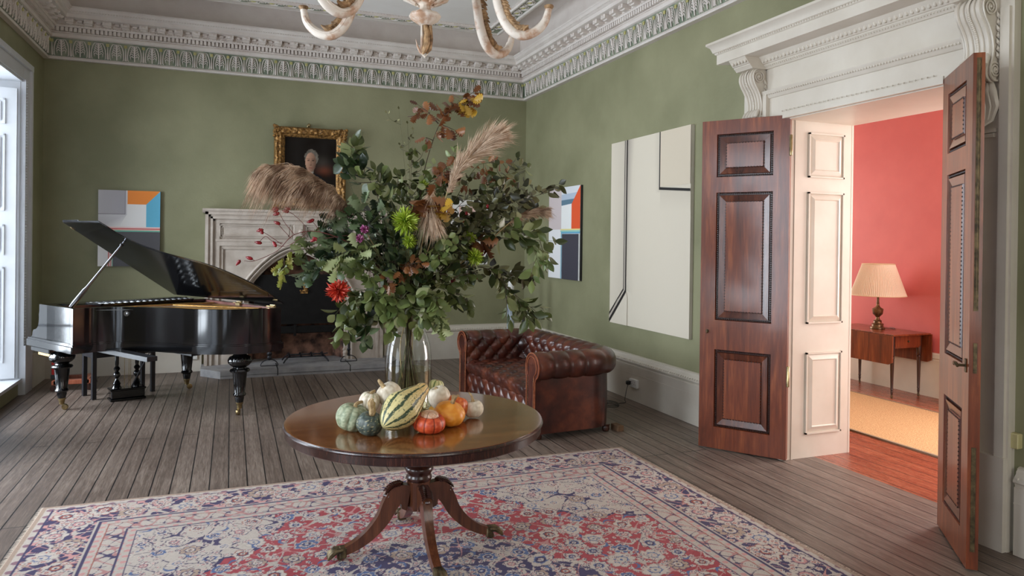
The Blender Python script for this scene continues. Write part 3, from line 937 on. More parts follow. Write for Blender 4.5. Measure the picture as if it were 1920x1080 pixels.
hearth = MB()
hpts = [(-.32, 9.46), (-.32, 9.12), (-.10, 8.86), (1.82, 8.86), (2.0, 9.12), (2.0, 9.46)]
hearth.prism(hpts, 0, .085)
ho = hearth.build('hearth_slab', slate, None, loc=(.84, 9.16, 0), smooth=False)
tag(ho, 'low grey stone hearth slab with cut corner in front of the fireplace', 'hearth')
b = MB()
b.box((.52, 8.858, .01), (.53, 9.28, .0865)).box((1.36, 8.858, .01), (1.37, 9.28, .0865)).box((-.10, 8.857, .03), (1.82, 8.861, .033))
b.build('slab_joint', soot, ho, smooth=False)
b = MB()
b.box((FCX - .6, 9.28, .05), (FCX + .6, 9.64, .088))
b.build('inner_hearth', slate, ho, smooth=False)

gr = thing('fire_grate', 'black iron fire basket bars standing on the hearth', 'fire grate', (.87, 9.30, .088))
b = MB()
for k in range(4):
    x = .68 + k * .132
    b.tube([(x, 9.20, .19), (x, 9.215, .165), (x, 9.42, .165)], .009, 6)
    b.tube([(x - .012, 9.19, .215), (x, 9.20, .19), (x + .01, 9.215, .165)], [.011, .009, .007], 6)
b.tube([(.66, 9.23, .16), (1.10, 9.23, .16)], .011, 6).tube([(.66, 9.40, .16), (1.10, 9.40, .16)], .011, 6).tube([(1.06, 9.20, .185), (1.14, 9.20, .195)], .008, 6)
b.build('bars', iron, gr)
for sx, dx in ((.67, -.06), (1.09, .06)):
    for y, dy in ((9.23, -.05), (9.40, .04)):
        MB().tube([(sx, y, .16), (sx + dx * .7, y + dy * .7, .12), (sx + dx, y + dy, .094)], .009, 6).build('leg', iron, gr)

def andiron(x, y, label, tall):
    a = thing('andiron', label, 'andiron', (x, y, .088), 'andirons')
    b = MB()
    arc = [(x + .10 * math.cos(t * PI / 10), y, .094 + .075 * math.sin(t * PI / 10)) for t in range(11)]
    b.tube(arc, .006, 6).tube([(x - .10, y, .094), (x + .10, y, .094)], .005, 6).tube([(x, y, .165), (x, y + .22, .16)], .008, 6)
    b.build('foot', iron, a)
    b = MB()
    zt = .62 if tall else .40
    b.tube([(x, y, .16), (x, y, zt)], .014, 8)
    if tall:
        b.ball((x, y, .24), .024, 8, 6).ball((x, y, .50), .022, 8, 6).box((x - .02, y - .02, .56), (x + .02, y + .02, .62))
    else:
        b.lathe([(.013, .17), (.03, .19), (.022, .215), (.034, .235), (.024, .26), (.015, .27), (.02, .33), (.02, .40)], x, y, 12)
    b.build('standard', iron, a)
    b = MB()
    if tall:
        b.ball((x - .045, y - .01, .205), .032, 9, 7, (1, 1, 1.2)).ball((x - .06, y - .01, .245), .02, 8, 6).lathe([(.03, .165), (.025, .19)], x - .045, y - .01, 10)
        b.build('stone_finial', stone, a)
    return a
andiron(.44, 9.06, 'wrought iron andiron on the left of the hearth beside the piano leg', False)
andiron(1.385, 9.12, 'tall wrought iron andiron on the right of the hearth with pale knob', True)

# ================================================================ pictures
def corner_mesh(polys, y_or_x, xf):
    """flat painted shapes laid in order on a canvas; polys = [(colour(s), [(a, z)...])]"""
    b = MB()
    cols = []
    for i, (c, P) in enumerate(polys):
        vs = [xf(a, z, .0005 + i * .0005) for a, z in P]
        b.add(vs, [tuple(range(len(vs)))])
        cc = c if isinstance(c, list) else [c] * len(vs)
        cols += [q[:3] for q in cc]
    return b, cols
paint = attr_mat('artist_paint', .55, .05, 300)
canvas_edge = plain('canvas_edge', srgb(206, 198, 186), srgb(214, 208, 196), rough=.8)
R_ = lambda a0, z0, a1, z1: [(a0, z0), (a1, z0), (a1, z1), (a0, z1)]

def picture(label, body_a, body_b, polys, xf, edge=canvas_edge, group=None, face_to=None):
    b = MB()
    b.box(body_a, body_b)
    loc = [(p + q) / 2 for p, q in zip(body_a, body_b)]
    o = b.build('painting', edge, None, smooth=False, loc=loc)
    tag(o, label, 'painting')
    m_, cols = corner_mesh(polys, 0, xf)
    m_.build('canvas_face', paint, o, smooth=False, cols=cols)
    return o
W_ = srgb(232, 230, 228); LG = srgb(196, 193, 196); MG = srgb(170, 166, 172); DK = srgb(78, 76, 80)
OR = srgb(238, 138, 48); BL = srgb(96, 178, 208); RD = srgb(214, 100, 96); TE = srgb(98, 180, 156); PK = srgb(240, 210, 208)
# left abstract: w .645, h .885, from (-1.432, 1.27)
def lp(x, z): return (-1.432 + x * .645, 1.27 + z * .885)
P = [(W_, [lp(*q) for q in R_(0, 0, 1, 1)]),
     ([LG, W_, srgb(206, 204, 206), srgb(210, 208, 210)], [lp(0, .52), lp(.33, .52), lp(.46, .69), lp(0, .69)]),
     (srgb(206, 204, 206), [lp(*q) for q in R_(0, .675, .455, 1)]),
     ([LG, MG, MG, LG], [lp(*q) for q in R_(0, .69, .43, 1)]),
     (srgb(120, 116, 120), [lp(*q) for q in R_(0, .683, .432, .69)]), (srgb(120, 116, 120), [lp(*q) for q in R_(.426, .683, .434, 1)]),
     (OR, [lp(.465, .82), lp(.77, .82), lp(1, 1), lp(.465, 1)]), (BL, [lp(.77, .52), lp(1, .52), lp(1, 1), lp(.77, .82)]),
     (PK, [lp(*q) for q in R_(.06, .505, 1, .52)]), (RD, [lp(*q) for q in R_(.1, .487, 1, .502)]), (srgb(236, 190, 170), [lp(*q) for q in R_(.1, .475, 1, .484)]),
     (TE, [lp(*q) for q in R_(.2, .457, 1, .472)]), (DK, [lp(*q) for q in R_(.24, 0, 1, .455)]), (W_, [lp(*q) for q in R_(0, 0, .16, .5)]),
     (RD, [lp(*q) for q in R_(.165, 0, .178, .5)]), (PK, [lp(*q) for q in R_(.19, 0, .20, .49)]), (RD, [lp(*q) for q in R_(.205, 0, .213, .48)]), (TE, [lp(*q) for q in R_(.225, 0, .235, .47)])]
picture('abstract geometric painting with orange and blue corner on the wall behind the piano', (-1.432, 9.470, 1.27), (-.787, 9.507, 2.155), P, lambda a, z, e: (a, 9.470 - e, z), blackm)
# right-of-fireplace abstract, mostly behind the flowers
def rp(x, z): return (2.685 + x * .645, 1.29 + z * .885)
P = [(W_, [rp(*q) for q in R_(0, 0, 1, 1)]), (srgb(236, 200, 190), [rp(*q) for q in R_(.35, .45, .78, .9)]), (BL, [rp(*q) for q in R_(.55, .495, .82, .515)]), (srgb(234, 222, 120), [rp(*q) for q in R_(.55, .52, .82, .54)]),
     (DK, [rp(*q) for q in R_(0, 0, .45, .46)]), (srgb(206, 214, 150), [rp(*q) for q in R_(.6, 0, .82, .03)])]
picture('pale abstract painting on the back wall almost hidden by the flowers', (2.685, 9.470, 1.29), (3.33, 9.507, 2.175), P, lambda a, z, e: (a, 9.470 - e, z))
# right wall abstract: y 8.43 (left) .. 7.69 (right)
YA, YB, ZA, ZB = 8.60, 7.69, 1.155, 2.30
def qp(x, z): return (YA + (YB - YA) * x, ZA + (ZB - ZA) * z)
NV = srgb(66, 64, 76); SB = srgb(98, 130, 150); PB = srgb(186, 200, 218); O2 = srgb(236, 92, 48)
P = [(srgb(240, 240, 242), [qp(*q) for q in R_(0, 0, 1, 1)]), (srgb(214, 200, 200), [qp(*q) for q in R_(0, .54, .42, 1)]), (srgb(226, 228, 234), [qp(.42, .90), qp(.90, .93), qp(1, 1), qp(.42, 1)]),
     (PB, [qp(.42, .855), qp(.84, .865), qp(.90, .93), qp(.42, .92)]), (SB, [qp(.42, .80), qp(.75, .815), qp(.82, .865), qp(.42, .858)]),
     (srgb(244, 244, 242), [qp(*q) for q in R_(.42, .545, .74, .80)]), (O2, [qp(.74, .545), qp(1, .545), qp(1, 1), qp(.74, .81)]),
     (srgb(240, 226, 150), [qp(*q) for q in R_(.40, .53, 1, .545)]), (srgb(150, 206, 200), [qp(*q) for q in R_(.40, .51, 1, .528)]), (srgb(96, 170, 206), [qp(*q) for q in R_(.42, .495, 1, .51)]),
     (srgb(216, 226, 224), [qp(*q) for q in R_(.405, 0, .44, .5)]), (srgb(120, 180, 206), [qp(*q) for q in R_(.425, 0, .445, .5)]), (NV, [qp(*q) for q in R_(.46, 0, .965, .49)]), (srgb(220, 220, 216), [qp(*q) for q in R_(.97, 0, 1, .49)])]
picture('abstract painting with orange band and dark block on the right wall near the corner', (3.872, 7.69, 1.155), (3.902, 8.60, 2.30), P, lambda a, z, e: (3.872 - e, a, z), blackm)
# large cream canvas: y 6.95 .. 5.45, z .745 .. 2.695
YA2, YB2, ZA2, ZB2 = 6.948, 5.48, .75, 2.695
def bp(x, z): return (YA2 + (YB2 - YA2) * x, ZA2 + (ZB2 - ZA2) * z)
CR = srgb(212, 199, 178); C2 = srgb(216, 206, 188); GR = srgb(160, 150, 140); BK = srgb(28, 24, 24); C3 = srgb(203, 193, 176)
u = lambda i: i
P = [(C2, [bp(*q) for q in R_(0, 0, 1, 1)]),
     ([C2, C3, C3, C2], [bp(.04, .10), bp(.20, .19), bp(.20, 1), bp(.02, 1)]),
     ([C3, C2, C2, GR], [bp(.235, .19), bp(.33, .17), bp(.33, 1), bp(.235, 1)]),
     ([C2, C2, C3, C3], [bp(.66, .60), bp(1, .60), bp(1, .70), bp(.66, .72)]),
     ([C3, C2, C2, C3], [bp(.655, .70), bp(.60, .70), bp(.58, 1), bp(.655, 1)]),
     (BK, [bp(.197, .182), bp(.205, .182), bp(.205, 1), bp(.197, 1)]), (GR, [bp(.205, .182), bp(.225, .182), bp(.225, 1), bp(.205, 1)]), (C2, [bp(.2135, .182), bp(.2175, .182), bp(.2175, 1), bp(.2135, 1)]), (BK, [bp(.226, .178), bp(.239, .178), bp(.239, 1), bp(.226, 1)]),
     (BK, [bp(0, .040), bp(0, .055), bp(.205, .190), bp(.197, .196)]), (GR, [bp(0, .018), bp(0, .041), bp(.205, .19), bp(.226, .178)]), (C2, [bp(0, .028), bp(0, .032), bp(.212, .187), bp(.217, .184)]), (BK, [bp(0, .0), bp(0, .018), bp(.226, .19), bp(.239, .178)]), (C2, [bp(.015, 0), bp(.26, 0), bp(.26, .15), bp(.245, .18)]),
     (CR, [bp(*q) for q in R_(.665, .725, 1, 1)]), (BK, [bp(.653, .715), bp(.665, .715), bp(.665, 1), bp(.653, 1)]), (BK, [bp(*q) for q in [(.653, .712), (1, .690), (1, .703), (.653, .725)]])]
picture('large cream canvas with thin black lines hung on the green wall left of the doors', (3.869, 5.48, .75), (3.902, 6.948, 2.695), P, lambda a, z, e: (3.869 - e, a, z))

# portrait in a carved gilt frame above the mantel, leaning slightly forward at the top
X0, X1, Z0, Z1 = .485, 1.372, 2.00, 3.02
pt = thing('portrait_painting', 'dark oil portrait of a white haired man in an ornate gilt frame above the mantel', 'painting', ((X0 + X1) / 2, 9.46, Z0))
def py(z): return 9.455 - .03 * (z - Z0) / (Z1 - Z0)
b = MB()
fw = .135
prof = [(0, .0), (.012, .045), (.03, .062), (.055, .05), (.08, .056), (.098, .035), (.112, .032), (.122, .02), (.135, .012)]
def fr(i, d, z):
    return None
for s in range(4):
    C4 = [(X0, Z0), (X1, Z0), (X1, Z1), (X0, Z1)]
    a, c = C4[s], C4[(s + 1) % 4]
    ins = [(1, 1), (-1, 1), (-1, -1), (1, -1)]
    ia, ic = ins[s], ins[(s + 1) % 4]
    N = 60
    def fn(u, v):
        k = v * (len(prof) - 1); i = min(int(k), len(prof) - 2); t = k - i
        w = prof[i][0] * (1 - t) + prof[i + 1][0] * t
        d = prof[i][1] * (1 - t) + prof[i + 1][1] * t
        x = (a[0] + ia[0] * w) * (1 - u) + (c[0] + ic[0] * w) * u
        z = (a[1] + ia[1] * w) * (1 - u) + (c[1] + ic[1] * w) * u
        if .012 < w < .10:
            d += .014 * noise.noise(Vector((x * 28, z * 28, s))) + .008 * math.sin(x * 95 + math.sin(z * 40) * 2) * math.sin(z * 95 + 1) + .006 * noise.noise(Vector((x * 70, z * 70, 5)))
        return (x, py(z) - d, z)
    b.grid(fn, N, 22)
for cx_, cz_ in ((X0, Z0), (X1, Z0), (X0, Z1), (X1, Z1)):      # carved corner bosses
    sx, sz = (1 if cx_ == X0 else -1), (1 if cz_ == Z0 else -1)
    for k in range(26):
        r = random.random() * .16; a = random.random() * PI / 2
        x, z = cx_ + sx * r * math.cos(a), cz_ + sz * r * math.sin(a)
        if min(abs(x - cx_), abs(z - cz_)) < .10:
            b.ball((x, py(z) - .05, z), .014 + .012 * random.random(), 6, 4, (1, .8, 1))
for k in range(9):
    x = (X0 + X1) / 2 - .12 + k * .03
    b.ball((x, py(Z0) - .05, Z0 + .05 + .012 * math.sin(k * 2)), .016, 6, 4)
b.build('gilt_frame', giltm, pt)
NX, NZ = 90, 104
cols, vs = [], []
for i in range(NX):
    for j in range(NZ):
        u_, v_ = i / (NX - 1), j / (NZ - 1)
        x, z = X0 + .12 + u_ * (X1 - X0 - .24), Z0 + .12 + v_ * (Z1 - Z0 - .24)
        vs.append((x, py(z) - .016, z))
        c = np.array([.012, .009, .007]) + .004 * noise.noise(Vector((u_ * 6, v_ * 6, 1)))
        # warm glow of drapery at the right
        g = math.exp(-(((u_ - .76) / .13) ** 2 + ((v_ - .47) / .07) ** 2)); c = c + np.array([.10, .025, .012]) * g
        g = math.exp(-(((u_ - .72) / .12) ** 2 + ((v_ - .60) / .10) ** 2)); c = c + np.array([.03, .027, .022]) * g
        # coat
        sh = .36 - 1.5 * (u_ - .56) ** 2 if True else 0
        if v_ < .42 - 2.2 * (u_ - .56) ** 2 and v_ < .41:
            c = np.array([.010, .009, .010])
        # cravat
        if abs(u_ - (.485 + .05 * (v_ - .35))) < .065 - .10 * (.46 - v_) and .27 < v_ < .46:
            c = np.array([.36, .33, .28]) * (1 + .35 * math.sin(v_ * 120 + u_ * 60)) * (.7 if u_ > .52 else 1)
        # hair
        hx, hz = (u_ - .512) / .132, (v_ - .672) / .135
        if hx * hx + hz * hz < 1 + .2 * noise.noise(Vector((u_ * 30, v_ * 30, 2))) and v_ > .56:
            c = np.array([.15, .13, .105]) * (1 + .6 * noise.noise(Vector((u_ * 40, v_ * 20, 4))))
        # face
        fx, fz = (u_ - .50) / .100, (v_ - .595) / .158
        if fx * fx + fz * fz < 1:
            li = .75 + .45 * (-fx) + .15 * fz
            c = np.array([.44, .25, .17]) * max(.25, li)
            for ex in (.458, .545):
                e_ = ((u_ - ex) / .021) ** 2 + ((v_ - .625) / .012) ** 2
                if e_ < 1: c = c * .28
                e_ = ((u_ - ex) / .034) ** 2 + ((v_ - .65) / .008) ** 2
                if e_ < 1: c = c * .5
            if abs(u_ - .508) < .008 and .55 < v_ < .625: c = c * .6
            if ((u_ - .50) / .022) ** 2 + ((v_ - .552) / .01) ** 2 < 1: c = c * .6
            if ((u_ - .50) / .036) ** 2 + ((v_ - .507) / .007) ** 2 < 1: c = np.array([.22, .06, .05])
        cols.append(np.clip(c, .003, 1))
b = MB()
b.add(vs, [(i * NZ + j, (i + 1) * NZ + j, (i + 1) * NZ + j + 1, i * NZ + j + 1) for i in range(NX - 1) for j in range(NZ - 1)])
b.build('portrait_canvas', attr_mat('varnished_oil', .6, spec=.08), pt, cols=cols)
MB().box((X0 + .02, 9.44, Z0 + .02), (X1 - .02, 9.50, Z1 - .02)).build('backing', mahogd, pt, smooth=False)
b = MB()
b.lathe([(.012, 0), (.024, .004), (.024, .012), (.010, .02), (.008, .04), (.016, .05), (.02, .06), (.012, .07), (.001, .072)], n=14, axis=(0, -1, .1), org=(.905, 9.505, 3.052))
b.tube([(.905, 9.45, 3.045), (.905, 9.44, 3.01)], .005, 5)
b.build('picture_hook', brass, pt)

# ================================================================ grand piano
PA, PU = Vector((-1.44, 7.72, 0)), Vector((.55, -.835, 0)).normalized()
PV = Vector((-PU.y, PU.x, 0))
def pf(u, v, z):
    p = PA + PU * u + PV * v
    return (p.x, p.y, z)
piano = thing('grand_piano', 'black lacquered grand piano with raised lid standing near the left window', 'piano', pf(.5, .55, 0))
ZB_, ZT_ = .575, .975
bent = bez([(.44, -.02, 0), (.44, .06, 0), (.47, .15, 0), (.56, .27, 0), (.75, .39, 0), (1.0, .48, 0), (1.22, .56, 0), (1.42, .70, 0), (1.55, .86, 0), (1.60, .97, 0)], 60)
bent = [(p.x, p.y) for p in bent]
SPV = 1.30
outline = [(.05, -.10), (.44, -.10)] + bent + [(1.615, 1.00), (1.62, 1.185), (1.59, 1.20), (.05, SPV)]
def offs(poly, d):
    out = []
    n = len(poly)
    for i in range(n):
        p, q, r = Vector(poly[i - 1]), Vector(poly[i]), Vector(poly[(i + 1) % n])
        e1, e2 = (q - p), (r - q)
        e1 = e1.normalized() if e1.length > 1e-6 else e2.normalized()
        e2 = e2.normalized() if e2.length > 1e-6 else e1
        n1, n2 = Vector((e1.y, -e1.x)), Vector((e2.y, -e2.x))
        m_ = (n1 + n2)
        m_ = m_.normalized() if m_.length > 1e-6 else n1
        k = max(.5, m_.dot(n1))
        out.append(tuple(q + m_ * d / k))
    return out
def band(b, poly, o0, o1, z0, z1, cap=True):
    """ring between offset outlines"""
    A, B = offs(poly, o0), offs(poly, o1)
    n = len(poly)
    vs = [(u, v, z0) for u, v in A] + [(u, v, z1) for u, v in A] + [(u, v, z0) for u, v in B] + [(u, v, z1) for u, v in B]
    fs = []
    for i in range(n):
        j = (i + 1) % n
        fs += [(i, j, n + j, n + i), (2 * n + i, 3 * n + i, 3 * n + j, 2 * n + j), (n + i, n + j, 3 * n + j, 3 * n + i), (i, 2 * n + i, 2 * n + j, j)]
    b.add(vs, fs)
b = MB(pf)
band(b, outline, 0, -.045, ZB_ + .07, ZT_)
band(b, outline, .022, -.05, ZB_ + .02, ZB_ + .072)
band(b, outline, .008, -.05, ZB_, ZB_ + .022)
band(b, outline, .012, -.01, ZB_ + .072, ZB_ + .084)
b.build('rim', black, piano, angle=40)
b = MB(pf)
band(b, outline, -.0451, -.049, .90, ZT_ - .004)
b.build('inner_rim', plain('plum_lining', srgb(96, 58, 52), srgb(120, 78, 70), rough=.35), piano)
b = MB(pf)
b.prism(offs(outline, -.03), ZB_ + .02, ZB_ + .05)
for v in (.15, .55, .95):
    b.box((.1, v, ZB_ - .02), (1.2, v + .09, ZB_ + .02))
b.build('belly', blackm, piano, smooth=False)
sound = wood('gilded_spruce', srgb(178, 128, 66), srgb(210, 164, 92), srgb(228, 188, 122), rough=.3, stretch=(1, 6, 1), coat=.3)
b = MB(pf)
b.prism(offs(outline, -.044), .895, .905)
b.build('soundboard', sound, piano, smooth=False)
b = MB(pf)
goldm = plain('gold_plate', srgb(196, 146, 78), srgb(216, 170, 100), rough=.32, metal=.7, scale=10)
band(b, outline, -.046, -.10, .925, .945)
for (u0, v0, u1, v1) in ((.30, .10, .5, 1.2), (.45, .45, 1.5, 1.10), (.40, .80, 1.35, 1.15), (.50, .45, 1.15, .66)):
    d = Vector((u1 - u0, v1 - v0)).normalized(); n_ = Vector((-d.y, d.x)) * .028
    b.prism([(u0 + n_.x, v0 + n_.y), (u0 - n_.x, v0 - n_.y), (u1 - n_.x, v1 - n_.y), (u1 + n_.x, v1 + n_.y)], .925, .958)
b.prism([(.10, -.04), (.40, -.04), (.40, .12), (.36, 1.22), (.10, 1.22)], .925, .945)
b.build('iron_frame', goldm, piano, smooth=False)
b = MB(pf)
for k in range(40):
    t = k / 39
    b.tube([(.40, .02 + t * 1.15, .950), (.62 + t * .88, .32 + t * .82, .950)], .0014, 3)
b.build('strings', plain('steel', srgb(190, 188, 184), rough=.3, metal=1), piano)
b = MB(pf)
b.prism([(.06, -.05), (.12, -.05), (.12, 1.25), (.06, 1.25)], .60, .94)
b.build('tuning_block', mahogd, piano, smooth=False)
# cheeks (S-curved arms) and the key bed
def cheek(v0, v1):
    b = MB(lambda a, z, v: pf(a, v, z))
    prof = [(-.42, .60), (-.45, .605), (-.45, .655), (-.41, .668), (-.405, .70), (-.385, .725), (-.34, .735), (-.30, .755), (-.275, .80), (-.268, .85), (-.272, .88), (-.262, .90), (-.262, ZT_), (.06, ZT_), (.06, .60)]
    sm = bez([(p[0], 0, p[1]) for p in prof[4:12]], 26)
    poly = prof[:4] + [(p.x, p.z) for p in sm] + prof[12:]
    n = len(poly)
    b.add([(a, z, v0) for a, z in poly] + [(a, z, v1) for a, z in poly], [tuple(range(n)), tuple(range(n, 2 * n))[::-1]] + [(i, (i + 1) % n, n + (i + 1) % n, n + i) for i in range(n)])
    return b
for v0, v1 in ((-.10, -.03), (SPV - .07, SPV)):
    o = cheek(v0, v1).build('cheek', black, piano, angle=30)
b = MB(pf)
b.box((-.10, -.10, .60), (.44, -.098, ZT_)).box((.40, -.112, ZB_ + .08), (.445, -.08, ZT_))
b.box((-.47, -.128, ZB_), (.455, -.02, ZB_ + .065), bev=.006).box((-.46, -.118, ZB_ + .065), (.45, -.02, ZB_ + .08)).box((-.47, SPV - .05, ZB_), (.1, SPV + .025, ZB_ + .065))
b.box((-.46, -.03, ZB_ + .01), (.10, SPV, ZB_ + .06)).box((-.40, -.115, ZB_ - .045), (-.02, .06, ZB_), bev=.006)
b.build('key_bed', black, piano, smooth=False)
b = MB(pf)
b.box((-.30, -.09, ZB_ - .075), (-.06, -.02, ZB_ - .045))
b.build('leg_block', sound, piano, smooth=False)
b = MB(pf)
b.box((-.40, .02, .70), (-.26, SPV - .09, .722))
b.build('keys', plain('ivory', srgb(228, 220, 200), rough=.35), piano, smooth=False)
b = MB(pf)
b.box((-.26, -.03, .70), (-.24, SPV - .07, ZT_ - .01))
b.box((-.265, -.03, ZT_ - .02), (-.10, SPV - .07, ZT_))
b.build('fallboard', black, piano, smooth=False)
# music desk folded down: pierced fretwork panel
b = MB(pf)
b.box((-.02, .20, ZT_ - .005), (.0, 1.12, ZT_ + .012)).box((.26, .20, ZT_ - .005), (.28, 1.12, ZT_ + .012)).box((-.02, .20, ZT_ - .005), (.28, .22, ZT_ + .012)).box((-.02, 1.10, ZT_ - .005), (.28, 1.12, ZT_ + .012))
for k in range(15):
    c = .25 + k * .06
    for r in (.028, .016):
        b.tube([(.13 + r * 3.2 * math.cos(a * PI / 6), c + r * math.sin(a * PI / 6), ZT_ + .010) for a in range(13)], .005, 5)
    b.ball((.13, c + .03, ZT_ + .012), .012, 6, 4)
    b.tube([(.0, c - .03, ZT_ + .006), (.08, c, ZT_ + .012), (.19, c, ZT_ + .012), (.27, c + .03, ZT_ + .006)], .006, 5)
b.build('music_desk', black, piano)
b = MB(pf)
b.box((-.08, .02, ZT_ - .02), (.02, .20, ZT_ + .004))
b.build('lamp_shelf', black, piano, smooth=False)
b = MB(pf)
b.box((-.08, 1.10, ZT_ - .02), (.30, SPV - .05, ZT_ + .004))
b.build('lamp_shelf', black, piano, smooth=False)
# lid: hinged on the bass side, propped open 34 degrees
TH = math.radians(34)
HV = 1.235
def lf(u, v, t):     # t = thickness direction
    r = HV - v
    vv = HV - r * math.cos(TH) - t * math.sin(TH)
    zz = ZT_ + .012 + r * math.sin(TH) - t * -math.cos(TH)
    return pf(u, vv, zz)
lid_out = [(-.30, -.115), (.42, -.115)] + [(u + .004, v - .012) for u, v in bent[2:]] + [(1.625, 1.0), (1.63, 1.20), (1.6, 1.215), (-.30, HV)]
b = MB(lf)
n = len(lid_out)
i1, i2 = offs(lid_out, 0), offs(lid_out, -.006)
vs = [(u, v, 0) for u, v in i2] + [(u, v, .005) for u, v in i1] + [(u, v, .018) for u, v in i1] + [(u, v, .024) for u, v in i2]
fs = [tuple(range(n))] + [(k * n + i, k * n + (i + 1) % n, (k + 1) * n + (i + 1) % n, (k + 1) * n + i) for k in range(3) for i in range(n)] + [tuple(range(3 * n, 4 * n))[::-1]]
b.add(vs, fs)
lid = b.build('lid', black, piano, angle=40)
b = MB(lf)      # folded-back front flap lying on top, and its brackets
b.box((-.30, -.10, .026), (.02, HV - .02, .046), bev=.004)
b.build('lid_flap', black, piano, smooth=False)
b = MB(lf)
b.box((-.295, -.05, -.02), (-.27, -.02, 0))
b.build('lid_catch', brass, lid, smooth=False)
for u in (.93, 1.46):
    vh = HV
    h = MB(pf)
    h.box((u, 1.165, ZT_ - .02), (u + .07, 1.19, ZT_ + .006)).box((u + .01, 1.13, ZT_ + .006), (u + .055, 1.20, ZT_ + .012))
    h.tube([(u, 1.185, ZT_ + .012), (u + .07, 1.185, ZT_ + .012)], .008, 8)
    h.build('lid_hinge', brass, piano, smooth=False)
# prop stick
p0 = Vector(pf(.30, -.07, ZT_ + .002)); p1 = Vector(lf(.36, .18, -.012))
P0, P1_ = at(158, 582, pf(.30, -.06, 0)[1]), None
b = MB()
pts = [p0 + (p1 - p0) * t for t in (0, .06, .25, .30, .55, .96, 1.0)]
b.tube(pts, [.016, .022, .021, .014, .012, .010, .010], 10)
b.build('lid_prop', plain('silvered_prop', srgb(120, 122, 130), srgb(140, 142, 150), rough=.15, metal=.85), piano)
b = MB()
b.ball(tuple(p1 - (p1 - p0) * .05), .018, 8, 6).tube([tuple(p1 - (p1 - p0) * .05), tuple(p1 + (p1 - p0) * .02)], .007, 6)
b.build('prop_socket', blackm, piano)
b = MB(pf)      # small round lock on the curved side
kk = bent[22]
nv = Vector((bent[23][1] - bent[21][1], -(bent[23][0] - bent[21][0]), 0)).normalized()
kp = Vector(pf(kk[0], kk[1], .915)); kd = PU * nv.x + PV * nv.y
b = MB()
b.lathe([(.022, 0), (.026, .004), (.024, .010), (.014, .010), (.012, .014), (.001, .016)], n=18, axis=kd, org=kp)
b.build('rim_lock', plain('nickel', srgb(170, 170, 172), rough=.2, metal=1), piano)
# legs: gadrooned bulb, fluted taper, brass caster
def piano_leg(u, v, toe):
    p = Vector(pf(u, v, 0))
    fl = lambda a, z: 1 + (.05 * (abs(math.sin(a * 7)) - .5) if .20 < z < .385 else (.07 * (abs(math.sin(a * 9)) - .5) if .455 < z < .53 else 0))
    b = MB()
    b.lathe([(.030, .10), (.036, .13), (.040, .15), (.040, .165), (.052, .172), (.058, .185), (.050, .20), (.046, .205), (.062, .38), (.066, .388), (.085, .394), (.090, .405), (.082, .418), (.060, .425), (.055, .435), (.080, .45), (.100, .475), (.105, .50), (.092, .53), (.062, .545), (.055, .555), (.070, .56), (.075, .58)], p.x, p.y, 56, fl)
    o = b.build('leg', black, piano)
    b = MB()
    d = Vector((math.cos(toe), math.sin(toe), 0))
    b.lathe([(.022, .055), (.024, .075), (.028, .095), (.034, .105), (.034, .112)], p.x, p.y, 16)
    c = p + d * .028
    b.tube([(p.x, p.y, .06), (p.x + d.x * .01, p.y + d.y * .01, .052), (c.x, c.y, .045), (c.x + d.x * .012, c.y + d.y * .012, .028)], .012, 8)
    b.lathe([(.008, -.014), (.026, -.012), (.028, -.006), (.028, .006), (.026, .012), (.008, .014)], n=18, axis=(-d.y, d.x, 0), org=(c.x, c.y, .028))
    b.build('caster', brass, o)
piano_leg(-.02, .0, -.2)
piano_leg(.0, 1.215, .3)
piano_leg(1.40, .905, -2.0)
# pedal lyre
ly = Vector((-.96, 8.05, 0))
la = math.radians(18)
def yf(a, c, z):
    return (ly.x + a * math.cos(la) - c * math.sin(la), ly.y + a * math.sin(la) + c * math.cos(la), z)
b = MB(yf)
b.box((-.15, -.07, 0.0), (.17, .09, .025), bev=.006).box((-.14, -.06, .025), (.16, .08, .105), bev=.006).box((-.15, -.07, .10), (.17, .09, .12), bev=.006)
lyre = b.build('pedal_lyre', black, piano, angle=30)
b = MB(yf)
b.box((-.22, -.06, .53), (.26, .10, .555)).box((.04, -.10, .54), (.13, .14, .60))
b.build('lyre_bracket', blackm, lyre, smooth=False)
for a in (-.08, .10):
    c = yf(a, .01, 0)
    b = MB()
    b.lathe([(.045, .12), (.04, .135), (.030, .15), (.036, .165), (.026, .185), (.016, .20), (.014, .215), (.030, .235), (.034, .25), (.026, .27), (.015, .285), (.022, .295), (.030, .31), (.022, .325), (.014, .335), (.018, .36), (.018, .50), (.024, .505), (.018, .515), (.026, .53), (.026, .545)], c[0], c[1], 18)
    b.build('lyre_column', black, lyre)
b = MB(yf)
for a in (-.01, .03, .045):
    b.tube([(a, .02, .12), (a, .02, .55)], .003, 5)
b.build('pedal_rod', brass, lyre)
b = MB(yf)
b.tube([(.04, .00, .10), (.22, -.16, .56)], .006, 6)
b.build('lyre_brace', iron, lyre)
b = MB(yf)
for a in (-.03, .05):
    b.tube([(a, .06, .045), (a, .16, .045), (a, .20, .05)], [.008, .011, .014], 8, flat=.5)
b.build('pedal', brass, lyre)

